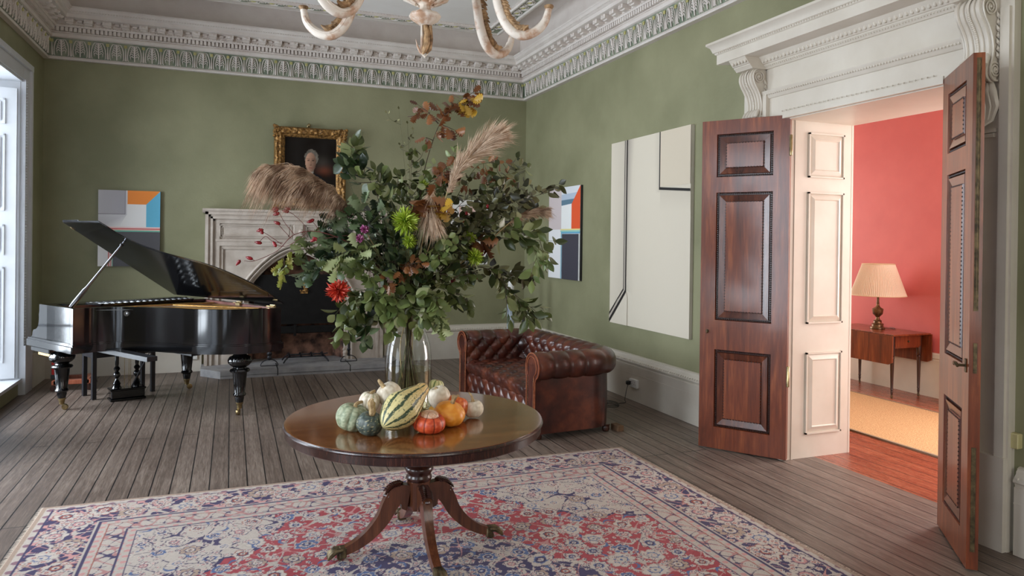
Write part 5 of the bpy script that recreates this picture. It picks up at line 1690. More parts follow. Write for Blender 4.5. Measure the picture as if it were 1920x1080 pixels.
# (label, tip px, depth offset, kind, material, leaves, size, extra)
B = [
 ('leafy branch with broad green leaves reaching up to the left beside the portrait frame', (672, 272), .10, 'oval', lf_mid, 30, .060, dict(mid=[(725, 500, .02), (652, 330, .08)], twigs=3, tl=.10, start=.80)),
 ('broad leaved green branch in the upper left, just right of the frame', (655, 300), -.02, 'oval', lf_deep, 42, .062, dict(mid=[(735, 470), (700, 350)], twigs=5, tl=.12, start=.62)),
 ('green branch rising left of centre towards the middle of the back wall', (705, 318), -.12, 'oval', lf_mid, 46, .056, dict(twigs=6, tl=.14)),
 ('dark oak leaved branch at the far left edge over the fireplace arch', (590, 508), -.10, 'oak', lf_deep, 60, .072, dict(twigs=7, tl=.13, droop=.25, start=.60, mid=[(735, 530), (660, 455)])),
 ('dark oak leaved branch in the left middle of the bouquet', (622, 452), .0, 'oak', lf_deep, 70, .070, dict(twigs=8, tl=.15, start=.5, droop=.1)),
 ('dense oak leaved branch left of the green chrysanthemum', (650, 405), -.12, 'oak', lf_deep, 66, .066, dict(twigs=8, tl=.15, start=.5)),
 ('grey green oak leaved spray left below the pink flowers', (612, 490), -.22, 'oak', lf_pale, 46, .062, dict(twigs=6, tl=.12, start=.55, droop=.3)),
 ('single long oak twig poking out to the left with bright leaves', (566, 466), .05, 'oak', lf_mid, 12, .060, dict(twigs=2, tl=.06, start=.86, mid=[(735, 540), (640, 478)])),
 ('glossy green branch below the red dahlia at the lower left', (628, 590), -.18, 'oval', lf_mid, 60, .058, dict(twigs=7, tl=.13, droop=.45, start=.52, mid=[(735, 560), (675, 545)])),
 ('broad leaved twig hanging at the bottom left beside the vase shoulder', (668, 612), -.12, 'oval', lf_deep, 26, .066, dict(twigs=4, tl=.10, droop=.6, start=.6, mid=[(735, 565), (690, 570)])),
 ('pale leaved spray drooping left over the vase', (722, 588), -.24, 'oval', lf_pale, 60, .060, dict(twigs=7, tl=.12, droop=.6, start=.42, mid=[(752, 570), (735, 545)])),
 ('light green spray at the lower left centre', (690, 520), -.22, 'oval', lf_pale, 60, .052, dict(twigs=8, tl=.16, droop=.3, start=.42)),
 ('pale green branch hanging over the vase neck at the bottom centre', (800, 598), -.26, 'oval', lf_pale, 56, .062, dict(twigs=7, tl=.10, droop=.7, start=.45, mid=[(772, 560), (790, 545)])),
 ('bright green leaves at the lowest point in front of the vase', (826, 606), -.20, 'oak', lf_pale, 30, .064, dict(twigs=5, tl=.08, droop=.7, start=.6, mid=[(778, 560), (805, 555)])),
 ('drooping green branch at the bottom right of the vase neck', (862, 570), -.12, 'oval', lf_mid, 60, .056, dict(twigs=7, tl=.13, droop=.4, start=.42, mid=[(780, 555), (825, 540)])),
 ('long low branch with slender leaves arching out over the sofa', (1006, 585), .0, 'lance', lf_mid, 58, .072, dict(twigs=6, tl=.14, droop=.35, start=.62, mid=[(800, 520), (905, 502), (960, 548)])),
 ('slender leaved branch spreading right in front of the corner of the room', (996, 520), .12, 'lance', lf_olive, 44, .062, dict(twigs=6, tl=.14, droop=.15, start=.6, mid=[(800, 520), (900, 500), (950, 510)])),
 ('slender leaved spray at the right edge beside the abstract painting', (1040, 452), -.10, 'lance', lf_mid, 46, .078, dict(twigs=6, tl=.15, droop=.12, start=.62, mid=[(800, 500), (900, 450)])),
 ('long pointed leaved twig hanging at the right below the painting edge', (1012, 500), -.14, 'lance', lf_pale, 34, .076, dict(twigs=5, tl=.13, droop=.45, start=.66, mid=[(800, 500), (910, 440), (985, 440)])),
 ('dense olive branch on the right reaching towards the painting', (1040, 356), .0, 'oval', lf_olive, 96, .048, dict(twigs=10, tl=.17, start=.58, mid=[(810, 490), (900, 405)])),
 ('dense olive branch on the right below the upper tip', (1012, 392), .12, 'oval', lf_olive, 90, .046, dict(twigs=10, tl=.18, start=.55, mid=[(810, 490), (900, 430)])),
 ('olive green branch rising to the upper right tip of the bouquet', (968, 296), .05, 'oval', lf_mid, 66, .046, dict(twigs=8, tl=.15, start=.60, mid=[(805, 480), (905, 400)])),
 ('grey green branch under the upper right tip', (985, 345), -.12, 'oval', lf_olive, 84, .046, dict(twigs=9, tl=.17, start=.56, mid=[(805, 480), (900, 400)])),
 ('soft green branch right of the centre pampas plume', (930, 368), .15, 'oval', lf_olive, 64, .046, dict(twigs=8, tl=.17, start=.5)),
 ('upright green sprig left of the right pampas plume', (852, 284), .05, 'oval', lf_pale, 32, .044, dict(twigs=5, tl=.11, start=.72, mid=[(790, 480), (812, 370)])),
 ('grey green sprig below the autumn oak leaves at the top', (772, 292), .0, 'oval', lf_mid, 40, .044, dict(twigs=6, tl=.14, start=.64, mid=[(775, 480), (770, 380)])),
 ('green branch in the upper middle behind the dark stem', (800, 335), .18, 'oval', lf_pale, 50, .044, dict(twigs=8, tl=.16, start=.5)),
 ('leafy branch in the upper left middle', (742, 350), .12, 'oval', lf_mid, 60, .050, dict(twigs=8, tl=.17, start=.45)),
 ('filler branch of mixed olive leaves behind the centre', (860, 420), .22, 'oval', lf_olive, 74, .050, dict(twigs=9, tl=.18, start=.42)),
 ('filler branch of dark leaves behind the left centre', (700, 440), .20, 'oval', lf_deep, 80, .054, dict(twigs=9, tl=.18, start=.40)),
 ('dark leaved branch low behind the right centre', (880, 500), .14, 'oval', lf_deep, 84, .048, dict(twigs=9, tl=.17, start=.40)),
 ('green branch low in front on the right of the centre', (860, 520), -.16, 'oval', lf_mid, 76, .048, dict(twigs=9, tl=.15, start=.40, droop=.2)),
 ('pale small leaved branch in front below the orange leaf cluster', (835, 470), -.22, 'oval', lf_pale, 56, .044, dict(twigs=8, tl=.15, start=.45)),
 ('dark leaved branch in front under the green chrysanthemum', (730, 490), -.18, 'oval', lf_deep, 70, .048, dict(twigs=9, tl=.15, start=.40)),
 ('olive twig with red hips on the right of the centre', (905, 400), -.10, 'oval', lf_olive, 40, .040, dict(twigs=8, tl=.16, start=.5, berries=14)),
 ('small leaved twig with red hips low on the right', (900, 515), -.05, 'oval', lf_olive, 22, .036, dict(twigs=5, tl=.10, start=.6, berries=6, mid=[(800, 530), (850, 500)])),
 ('olive sprig with scattered red hips near the top centre', (850, 330), -.05, 'oval', lf_olive, 22, .040, dict(twigs=5, tl=.12, start=.6, berries=7)),
]
for lab, tip, dy, kind, mt, cnt, sz, ex in B:
    branch(lab, tip, dy, kind, mt, cnt, sz, **ex)
# tall autumn oak branch and its brown leaves
branch('tall dark oak branch with brown autumn leaves rising to the cornice', (888, 172), .10, 'oak', lf_brown, 34, .056, twigs=5, tl=.10, droop=.6, start=.70, mid=[(770, 520, .0), (787, 370, .04), (805, 285, .06), (835, 215, .09)], name='oak_branch', rad=.005)
branch('gold tinted oak twig at the very top right of the tall branch', (888, 188), .06, 'oak', lf_gold, 16, .046, twigs=3, tl=.07, droop=.7, start=.3, origin=(842, 212, .08), mid=[(868, 196)], name='oak_branch')
branch('small oak twig with curled brown leaves left of the tall branch top', (783, 196), .06, 'oak', lf_brown, 8, .045, twigs=2, tl=.05, droop=.7, start=.4, origin=(822, 232, .08), mid=[(802, 210)], name='oak_branch')
branch('brown leaved oak twig hanging behind the pampas tip on the right', (958, 306), .16, 'oak', lf_brown, 22, .042, twigs=5, tl=.08, droop=.9, start=.55, mid=[(800, 480), (880, 330), (915, 305)], name='oak_branch')
branch('orange brown oak leaves below the upper green sprigs', (838, 312), -.10, 'oak', lf_brown, 10, .062, twigs=2, tl=.04, droop=.5, start=.86, name='oak_branch')
branch('cluster of large rusty oak leaves at the heart of the bouquet', (806, 368), -.26, 'oak', lf_brown, 13, .074, twigs=3, tl=.06, droop=.9, start=.84, name='oak_branch')
branch('yellow oak leaf hanging beside the rusty cluster', (834, 385), -.29, 'oak', lf_gold, 4, .060, twigs=1, tl=.03, droop=1.0, start=.92, name='oak_branch')
branch('orange oak leaf right of centre against the hidden painting', (905, 452), -.12, 'oak', lf_brown, 6, .085, twigs=1, tl=.04, droop=.4, start=.92, name='oak_branch')
branch('dry brown leaves low in the middle of the bouquet', (768, 500), -.28, 'oak', lf_brown, 8, .040, twigs=4, tl=.08, droop=.3, start=.6, name='oak_branch')
branch('dry brown leaves low left over the pale spray', (725, 535), -.29, 'oak', lf_brown, 8, .042, twigs=3, tl=.07, droop=.4, start=.66, name='oak_branch')
branch('arching twig with yellow green hanging leaves over the arch', (520, 505), -.05, 'oak', lf_lime, 24, .036, twigs=4, tl=.05, droop=1.1, start=.72, mid=[(740, 530), (640, 470), (565, 468), (535, 480)], name='leafy_branch')
branch('thin bare twig rising at the top left of centre', (748, 205), .0, 'oval', lf_olive, 5, .018, twigs=4, tl=.10, start=.72, mid=[(770, 500), (762, 350)], name='bare_twig', rad=.0025)
branch('second thin bare twig leaning left near the top', (764, 232), .08, 'oval', lf_olive, 5, .018, twigs=4, tl=.10, start=.70, mid=[(765, 500), (768, 330)], name='bare_twig', rad=.0022)

# rose hip spray reaching far left over the mantel front
root = thing('rose_hip_branch', 'thin red twig with crimson rose hips reaching left across the fireplace', 'branch', tuple(at(740, 520, VY)))
main = bez([Vector((VX + .01, VY, TZ + .03)), NECK] + [at(*q) for q in ((725, 520, VY - .05), (665, 462, VY - .1), (600, 435, VY - .12), (552, 440, VY - .12), (520, 470, VY - .12), (478, 489, VY - .12), (458, 489, VY - .12))], 48)
b = MB(); b.tube(main, [.0035 * (1 - .7 * i / (len(main) - 1)) for i in range(len(main))], 6)
hips = []
for pts in ([(552, 440), (534, 418), (524, 400), (518, 394)], [(566, 437), (572, 424), (550, 402), (536, 396)], [(528, 458), (505, 442), (488, 432)], [(545, 446), (530, 430), (520, 418)], [(530, 456), (510, 452), (498, 443), (485, 455)], [(600, 435), (590, 420), (584, 414)], [(478, 489), (468, 484)], [(660, 440), (610, 447), (588, 450)], [(575, 436), (555, 452), (535, 462), (515, 458)]):
    w = [at(x, y, VY - .12) for x, y in pts]
    b.tube(bez(w, 8), .0015, 5)
    hips.append(w[-1])
b.build('stem', barkr, root)
for p in hips + [at(447, 492, VY - .12), at(516, 391, VY - .12), at(519, 401, VY - .12), at(540, 391, VY - .12), at(490, 434, VY - .12), at(582, 415, VY - .12), at(592, 448, VY - .12)]:
    h = MB(); h.lathe([(.001, -.016), (.008, -.010), (.009, 0), (.007, .009), (.004, .013), (.003, .018)], n=10, axis=(random.uniform(-1, -.2), .1, random.uniform(-.4, .6)), org=tuple(p))
    h.build('rose_hip', hipm, root)

# flowers
def flower(label, px, dy, R, n, w, mats, name, core, seed, back=True, curl=.3):
    rng = random.Random(seed)
    c = at(px[0], px[1], VY + dy)
    root = thing(name, label, 'flower', tuple(c))
    pt = bez([NECK, NECK.lerp(c, .5) + Vector((0, 0, .03)), c + Vector((0, .03, -.03)), c], 14)
    s = MB(); s.tube([Vector((VX, VY, TZ + .03))] + pt, .003, 6); s.build('stem', barkg, root)
    b = MB()
    for i in range(n):
        y = 1 - 2 * (i + .5) / n * (.62 if not back else .8)
        r = math.sqrt(max(0, 1 - y * y)); a = i * 2.39996
        d = Vector((r * math.cos(a), -y, r * math.sin(a)))
        L = R * rng.uniform(.75, 1.1)
        up = Vector((0, 0, 1)) if rng.random() > .5 else Vector((1, 0, 0))
        sd = d.cross(up).normalized() * w
        nn = d.cross(sd).normalized()
        cu = nn * curl * L * rng.uniform(-1, 1)
        p0, p1, p2, p3 = c + d * .12 * L, c + d * .5 * L, c + d * .85 * L + cu * .4, c + d * L + cu * .8
        b.add([tuple(p0), tuple(p1 + sd), tuple(p1 - sd), tuple(p1 + nn * w * .8), tuple(p2 + sd * .9), tuple(p2 - sd * .9), tuple(p2 + nn * w * .8), tuple(p3)], [(0, 1, 3), (0, 3, 2), (1, 4, 6, 3), (3, 6, 5, 2), (4, 7, 6), (6, 7, 5)])
    b.build('petals', mats, root, angle=180)
    s = MB(); s.ball(tuple(c), R * .22, 10, 7); s.build('flower_heart', core, root)
    return root
petg = leaf_mat('lime_petal', srgb(132, 158, 38), srgb(166, 188, 60), srgb(188, 204, 90))
petr = leaf_mat('red_petal', srgb(170, 36, 26), srgb(206, 66, 46), srgb(226, 106, 80))
petp = leaf_mat('pink_petal', srgb(130, 44, 96), srgb(160, 74, 124), srgb(190, 130, 160))
core_d = plain('dark_flower_heart', srgb(70, 20, 18), rough=.7)
core_g = plain('green_flower_heart', srgb(120, 150, 40), rough=.7)
flower('large lime green spider chrysanthemum left of centre', (760, 414), -.26, .075, 170, .0042, petg, 'chrysanthemum', core_g, 1)
flower('smaller lime green chrysanthemum just below the large one', (768, 452), -.22, .045, 90, .0036, petg, 'chrysanthemum', core_g, 2)
flower('lime green chrysanthemum low on the right of centre', (890, 482), -.16, .052, 120, .0036, petg, 'chrysanthemum', core_g, 3)
flower('half hidden lime green chrysanthemum above the right one', (880, 445), -.10, .040, 90, .0034, petg, 'chrysanthemum', core_g, 4)
flower('small lime green bloom near the upper right leaves', (794, 345), .02, .030, 60, .003, petg, 'chrysanthemum', core_g, 9)
flower('red spiky dahlia at the lower left in front of the fireplace', (634, 544), -.24, .062, 120, .0045, petr, 'dahlia', core_d, 5)
flower('small pink purple flower at the left centre', (684, 430), -.20, .026, 40, .0045, petp, 'pink_flower', core_d, 6)
flower('second small pink flower just below the first', (675, 447), -.20, .024, 36, .0045, petp, 'pink_flower', core_d, 7)

# pampas plumes: feathery heads of very many fine strands on a curved stalk
plumem = plain('pampas_feather', srgb(134, 104, 82), srgb(206, 178, 152), rough=.85, scale=14, lo=.42, hi=.58)
plumep = plain('pampas_feather_pale', srgb(196, 168, 142), srgb(226, 204, 180), rough=.85, scale=50)
def pampas(label, path, n, length, droop, mat, seed, width=1, r0=.0, lat=.5, sw=.0012):
    rng = random.Random(seed)
    W3 = [at(x, y, VY + d) for x, y, d in path]
    base = [Vector((VX + rng.uniform(-.03, .03), VY + rng.uniform(-.03, .03), TZ + .03)), NECK]
    P = bez(W3, 40)
    root = thing('pampas_grass', label, 'grass plume', tuple(P[0]))
    s = MB(); s.tube(bez(base + [W3[0]], 16) + P, .0028, 6); s.build('stalk', plain('pampas_stalk', srgb(176, 152, 108), rough=.6) if 'pampas_stalk' not in MATS else MATS['pampas_stalk'], root)
    b = MB()
    N = len(P)
    for i in range(n):
        t = rng.random() ** .9
        f = t * (N - 1); k = min(int(f), N - 2)
        p = P[k].lerp(P[k + 1], f - k)
        d = (P[k + 1] - P[k]).normalized()
        env = math.sin(PI * min(1, (t * .86 + .05))) ** .8
        L = length * env * rng.uniform(.35, 1.1)
        if i % 14 == 0:      # strands grow in tufts
            tuft = (t, Vector((rng.uniform(-1, 1), rng.uniform(-1, 1), rng.uniform(-1, 1))), rng.uniform(.6, 1.4), rng.uniform(.55, 1.15), rng.uniform(.7, 1.25))
        else:
            t = min(.999, max(0, tuft[0] + rng.gauss(0, .012)))
            f = t * (N - 1); k = min(int(f), N - 2)
            p = P[k].lerp(P[k + 1], f - k)
            d = (P[k + 1] - P[k]).normalized()
            env = math.sin(PI * min(1, (t * .86 + .05))) ** .8
        L = length * env * tuft[3] * rng.uniform(.6, 1.1)
        sd = tuft[1] + Vector((rng.gauss(0, .16), rng.gauss(0, .16), rng.gauss(0, .16)))
        sd = (sd - d * sd.dot(d)).normalized()
        v = (d * tuft[2] + sd * lat * width).normalized()
        g = Vector((0, 0, -droop * L * tuft[4]))
        jit = Vector((rng.gauss(0, .004), rng.gauss(0, .004), rng.gauss(0, .004)))
        q0 = p
        q1 = p + v * L * .4 + g * .16 + jit * .5
        q2 = p + v * L * .75 + g * .5 + jit
        q3 = p + v * L + g * 1.0 + jit * 1.6
        w = Vector((rng.uniform(-1, 1), rng.uniform(-.4, .4), rng.uniform(-1, 1))).normalized() * sw
        u_ = w.cross(v).normalized() * sw
        b.add([tuple(q0), tuple(q1 + w), tuple(q1 - w), tuple(q1 + u_), tuple(q2 + w * .9), tuple(q2 - w * .9), tuple(q2 + u_), tuple(q3)],
              [(0, 1, 3), (0, 3, 2), (1, 4, 6, 3), (3, 6, 5, 2), (4, 7, 6), (6, 7, 5)])
    b.build('plume', mat, root, smooth=False)
    return root
pampas('big beige pampas plume arching left in front of the portrait', [(668, 402, -.06), (640, 372, -.08), (600, 338, -.10), (552, 316, -.12), (505, 310, -.14)], 4200, .25, 1.05, plumem, 11, lat=.34)
pampas('upright beige pampas plume pointing up to the right', [(838, 362, -.14), (858, 318, -.13), (890, 285, -.12), (920, 262, -.12), (936, 250, -.12)], 3200, .19, .16, plumep, 12, lat=.50)
pampas('short brown pampas tuft at the right edge of the bouquet', [(955, 418, -.12), (980, 404, -.12), (1005, 397, -.12), (1024, 394, -.12)], 1300, .10, .35, plumem, 13, lat=.35)
pampas('fluffy pale pampas tuft hanging behind the rusty leaves at the centre', [(812, 352, -.22), (806, 375, -.23), (808, 400, -.24), (818, 425, -.25)], 1500, .11, .5, plumep, 14, lat=.8)

# ================================================================ chesterfield sofa
SO = Vector((2.30, 5.30, 0)); SA = Vector((-.082, .9966, 0)); SB_ = Vector((.9966, .082, 0))
def so(a, b_, z):
    p = SO + SA * a + SB_ * b_
    return (p.x, p.y, z)
SL, AI, BB, RC_ = 1.66, .17, .66, .11
leather, nt, n_, l_, bs = new_mat('oxblood_leather')
v_ = coords(n_, l_)
h_ = noise_n(n_, l_, v_, 4.5, 6, .6)
l_.new(ramp(n_, l_, h_, [(.32, srgb(38, 15, 12)), (.5, srgb(70, 30, 20)), (.68, srgb(108, 54, 34))]), bs.inputs['Base Color'])
bs.inputs['Roughness'].default_value = .34
bs.inputs['Coat Weight'].default_value = .25
bs.inputs['Coat Roughness'].default_value = .12
bump(n_, l_, bs, noise_n(n_, l_, v_, 220, 3), .12, .002)
piping_m = plain('leather_piping', srgb(120, 60, 38), srgb(156, 92, 60), rough=.35, scale=30)
sofa = thing('chesterfield_sofa', 'deep buttoned oxblood leather chesterfield sofa against the right wall', 'sofa', so(.83, .45, 0))
L1 = BB - RC_
ARC = RC_ * PI / 2
L2 = SL - 2 * AI - 2 * RC_
PTOT = 2 * L1 + 2 * ARC + L2
def spath(s):
    """point on the inner line of arms and back, and its outward normal, in sofa coordinates"""
    if s < L1: return AI, s, -1, 0
    s -= L1
    if s < ARC:
        t = s / RC_
        return AI + RC_ - RC_ * math.cos(t), L1 + RC_ * math.sin(t), -math.cos(t), math.sin(t)
    s -= ARC
    if s < L2: return AI + RC_ + s, BB, 0, 1
    s -= L2
    if s < ARC:
        t = s / RC_
        return SL - AI - RC_ + RC_ * math.sin(t), L1 + RC_ * math.cos(t), math.sin(t), math.cos(t)
    s -= ARC
    return SL - AI, L1 - s, 1, 0
sprof = bez([(o, 0, z) for o, z in [(.0, .33), (.0, .40), (.004, .47), (.0, .54), (-.008, .595), (.0, .65), (.04, .690), (.09, .702), (.145, .692), (.19, .655), (.205, .60), (.195, .55), (.165, .518), (.13, .512)]], 76)
sl = [0]
for i in range(1, len(sprof)): sl.append(sl[-1] + (sprof[i] - sprof[i - 1]).length)
TP, TH_ = .074, .078
QT = TH_ * 4.0
def shell(s, t):
    f = t * (len(sprof) - 1); k = min(int(f), len(sprof) - 2)
    p = sprof[k].lerp(sprof[k + 1], f - k)
    q = sl[k] + (sl[k + 1] - sl[k]) * (f - k)
    d = (sprof[min(k + 2, len(sprof) - 1)] - sprof[max(k - 1, 0)]).normalized()
    no, nz_ = -d.z, d.x           # normal towards the seat / up
    u, v = s / TP, q / TH_
    if v < 4:
        A_, B_ = (u + v) / 2, (u - v) / 2
        puff = (abs(math.sin(PI * A_)) * abs(math.sin(PI * B_))) ** .55 * .030
        ru = min(abs(u - round(u)), 1)
        near = 1e9
        for i in (math.floor(u), math.floor(u) + 1):
            for j in (math.floor(v), math.floor(v) + 1):
                if (i + j) % 2 == 0:
                    near = min(near, ((u - i) * TP) ** 2 + ((v - j) * TH_) ** 2)
        puff -= .012 * math.exp(-near / .00022)
    else:
        k2 = min(1, (v - 4) / 1.0)
        A_ = u / 2
        line = abs(math.sin(PI * A_)) ** .45
        puff = (.030 * (1 - k2) + .016 * k2) * line * (.25 + .75 * 1) * (1 if v < 9 else 1)
    a, b_, na, nb = spath(s)
    o = p.x + no * puff
    z = p.z + nz_ * puff
    return so(a + na * o, b_ + nb * o, z)
def part_shell(name, s0, s1, lab=None):
    b = MB()
    nu = int((s1 - s0) / .0075)
    b.grid(lambda u, v: shell(s0 + (s1 - s0) * u, v), nu, 64)
    return b.build(name, leather, sofa, angle=75)
s1, s2 = L1 + ARC / 2, PTOT - L1 - ARC / 2
part_shell('arm', 0, s1); part_shell('backrest', s1, s2); part_shell('arm', s2, PTOT)
# buttons
b = MB()
for i in range(0, int(PTOT / TP) + 1):
    for j in range(1, 5):
        if (i + j) % 2 == 0 and .02 < i * TP < PTOT - .02:
            q = j * TH_
            k = next(k for k in range(len(sl)) if sl[k] >= q - 1e-6)
            p = shell(i * TP, min(1, k / (len(sl) - 1)))
            b.ball(p, .009, 7, 5)
b.build('button', leather, sofa)['kind'] = 'stuff'
# seat
def seatf(u, v):
    a = AI - .01 + (SL - 2 * AI + .02) * u
    w = v * .80
    if w < .10: b_, z = .0 + .035 - .035 * math.sin(w / .10 * PI / 2), .30 + w * .85
    elif w < .18:
        t = (w - .10) / .08 * PI / 2
        b_, z = .035 - .035 * math.cos(t) + .0, .385 + .035 * math.sin(t)
    else: b_, z = .035 + (w - .18) * 1.03, .42
    U, V = (a / .074), (w / .078)
    A_, B_ = (U + V) / 2, (U - V) / 2
    pf_ = (abs(math.sin(PI * A_)) * abs(math.sin(PI * B_))) ** .55 * .020 * (1 if w > .17 else .45)
    if w < .14: return so(a, b_ - pf_, z)
    return so(a, b_, z + pf_)
b = MB(); b.grid(seatf, 180, 100); b.build('seat', leather, sofa, angle=75)
def railf(u, v):
    a = AI + (SL - 2 * AI) * u; z = .07 + v * .25
    A_, B_ = (a / .074 + z / .078) / 2, (a / .074 - z / .078) / 2
    return so(a, .03 - (abs(math.sin(PI * A_)) * abs(math.sin(PI * B_))) ** .55 * .022, z)
b = MB(); b.grid(railf, 180, 30); b.build('front_rail', leather, sofa, angle=75)
# outside panels and base
b = MB()
def outp(u, v):
    s = PTOT * u
    a, b_, na, nb = spath(s)
    o = .142 + .004 * math.sin(v * PI)
    return so(a + na * o, b_ + nb * o, .055 + v * .475)
b.grid(outp, 200, 12)
b.build('outside_panel', leather, sofa, angle=60)
b = MB(so)
b.box((.05, .04, .06), (SL - .05, .68, .30))
b.box((.04, .02, .06), (AI, .55, .5)).box((SL - AI, .02, .06), (SL - .04, .55, .5))
b.build('frame', leather, sofa, smooth=False)
# scroll fronts of the arms with piping and brass nails
for sd in (0, 1):
    def sa_(o, z, d=0): return so((AI - o) if sd == 0 else (SL - AI + o), .0 - d, z)
    ring = [(.0, .50), (-.012, .57), (-.008, .63), (.02, .680), (.07, .708), (.13, .708), (.18, .68), (.21, .63), (.213, .585), (.195, .535), (.165, .508), (.148, .48), (.145, .055), (.0, .055)]
    R2 = bez([(o, 0, z) for o, z in ring[:12]], 44)
    pol = [(p.x, p.z) for p in R2] + ring[12:]
    n = len(pol)
    b = MB()
    b.add([sa_(o, z, .006) for o, z in pol] + [sa_(o, z, -.04) for o, z in pol], [tuple(range(n)), tuple(range(n, 2 * n))] + [(i, (i + 1) % n, n + (i + 1) % n, n + i) for i in range(n)])
    o_ = b.build('scroll_front', leather, sofa, angle=40)
    b = MB()
    b.tube([sa_(o, z, .008) for o, z in pol + pol[:1]], .0055, 6)
    inn = [(.072 + (o - .072) * .72 if z > .5 else .072 + (o - .072) * .74, z if z < .5 else .605 + (z - .605) * .74) for o, z in pol]
    b.tube([sa_(o, z, .010) for o, z in inn[:-1]], .004, 6)
    b.build('piping', piping_m, o_)
    b = MB()
    for i in range(24):
        z = .08 + i * .0185
        b.ball(sa_(.022, z, .008), .0055, 6, 4).ball(sa_(.122, z, .008), .0055, 6, 4)
    b.build('nail_heads', brassd, o_)
b = MB()
for s in [i * TP * 2 for i in range(1, int(PTOT / TP / 2))]:
    pts = []
    for v in range(38, 64):
        pts.append(shell(s, v / 63))
    b.tube(pts, .0032, 4)
b.build('roll_seam', piping_m, sofa)
for a in (.09, SL - .09):
    for bb in (.06, .72):
        c = so(a, bb, 0)
        b = MB(); b.lathe([(.018, 0), (.030, .008), (.034, .025), (.030, .045), (.036, .055), (.036, .065)], c[0], c[1], 16); b.build('foot', mahogd, sofa)
wb = MB(so); wb.box((.02, .80, 0), (.13, .86, .05), bev=.003)
tag(wb.build('wood_block', plain('raw_wood', srgb(92, 66, 46), srgb(122, 92, 66), rough=.8), None, loc=so(.07, .83, 0), angle=25), 'small wooden block on the floor at the back foot of the sofa', 'block')

# candle topped marbled column behind the sofa
cl = thing('column_candlestick', 'slim grey marbled column with a white candle-like top standing behind the sofa', 'candlestick', (3.33, 8.55, 0))
marble = plain('blue_grey_marble', srgb(112, 128, 142), srgb(186, 194, 202), rough=.25, scale=9, detail=8)
MB().lathe([(.10, 0), (.11, .01), (.11, .03), (.07, .05), (.048, .07), (.046, .94), (.055, .95), (.055, .97), (.04, .98)], 3.33, 8.55, 24).build('column', marble, cl)
MB().lathe([(.036, .98), (.040, 1.0), (.042, 1.12), (.036, 1.17), (.022, 1.21), (.010, 1.24), (.002, 1.25)], 3.33, 8.55, 20).build('candle', plastic_w, cl)
MB().tube([(3.50, 8.62, 0), (3.50, 8.62, .48), (3.53, 8.62, .56), (3.55, 8.62, .66)], [.022, .020, .018, .012], 10).build('side_bracket', iron, cl)

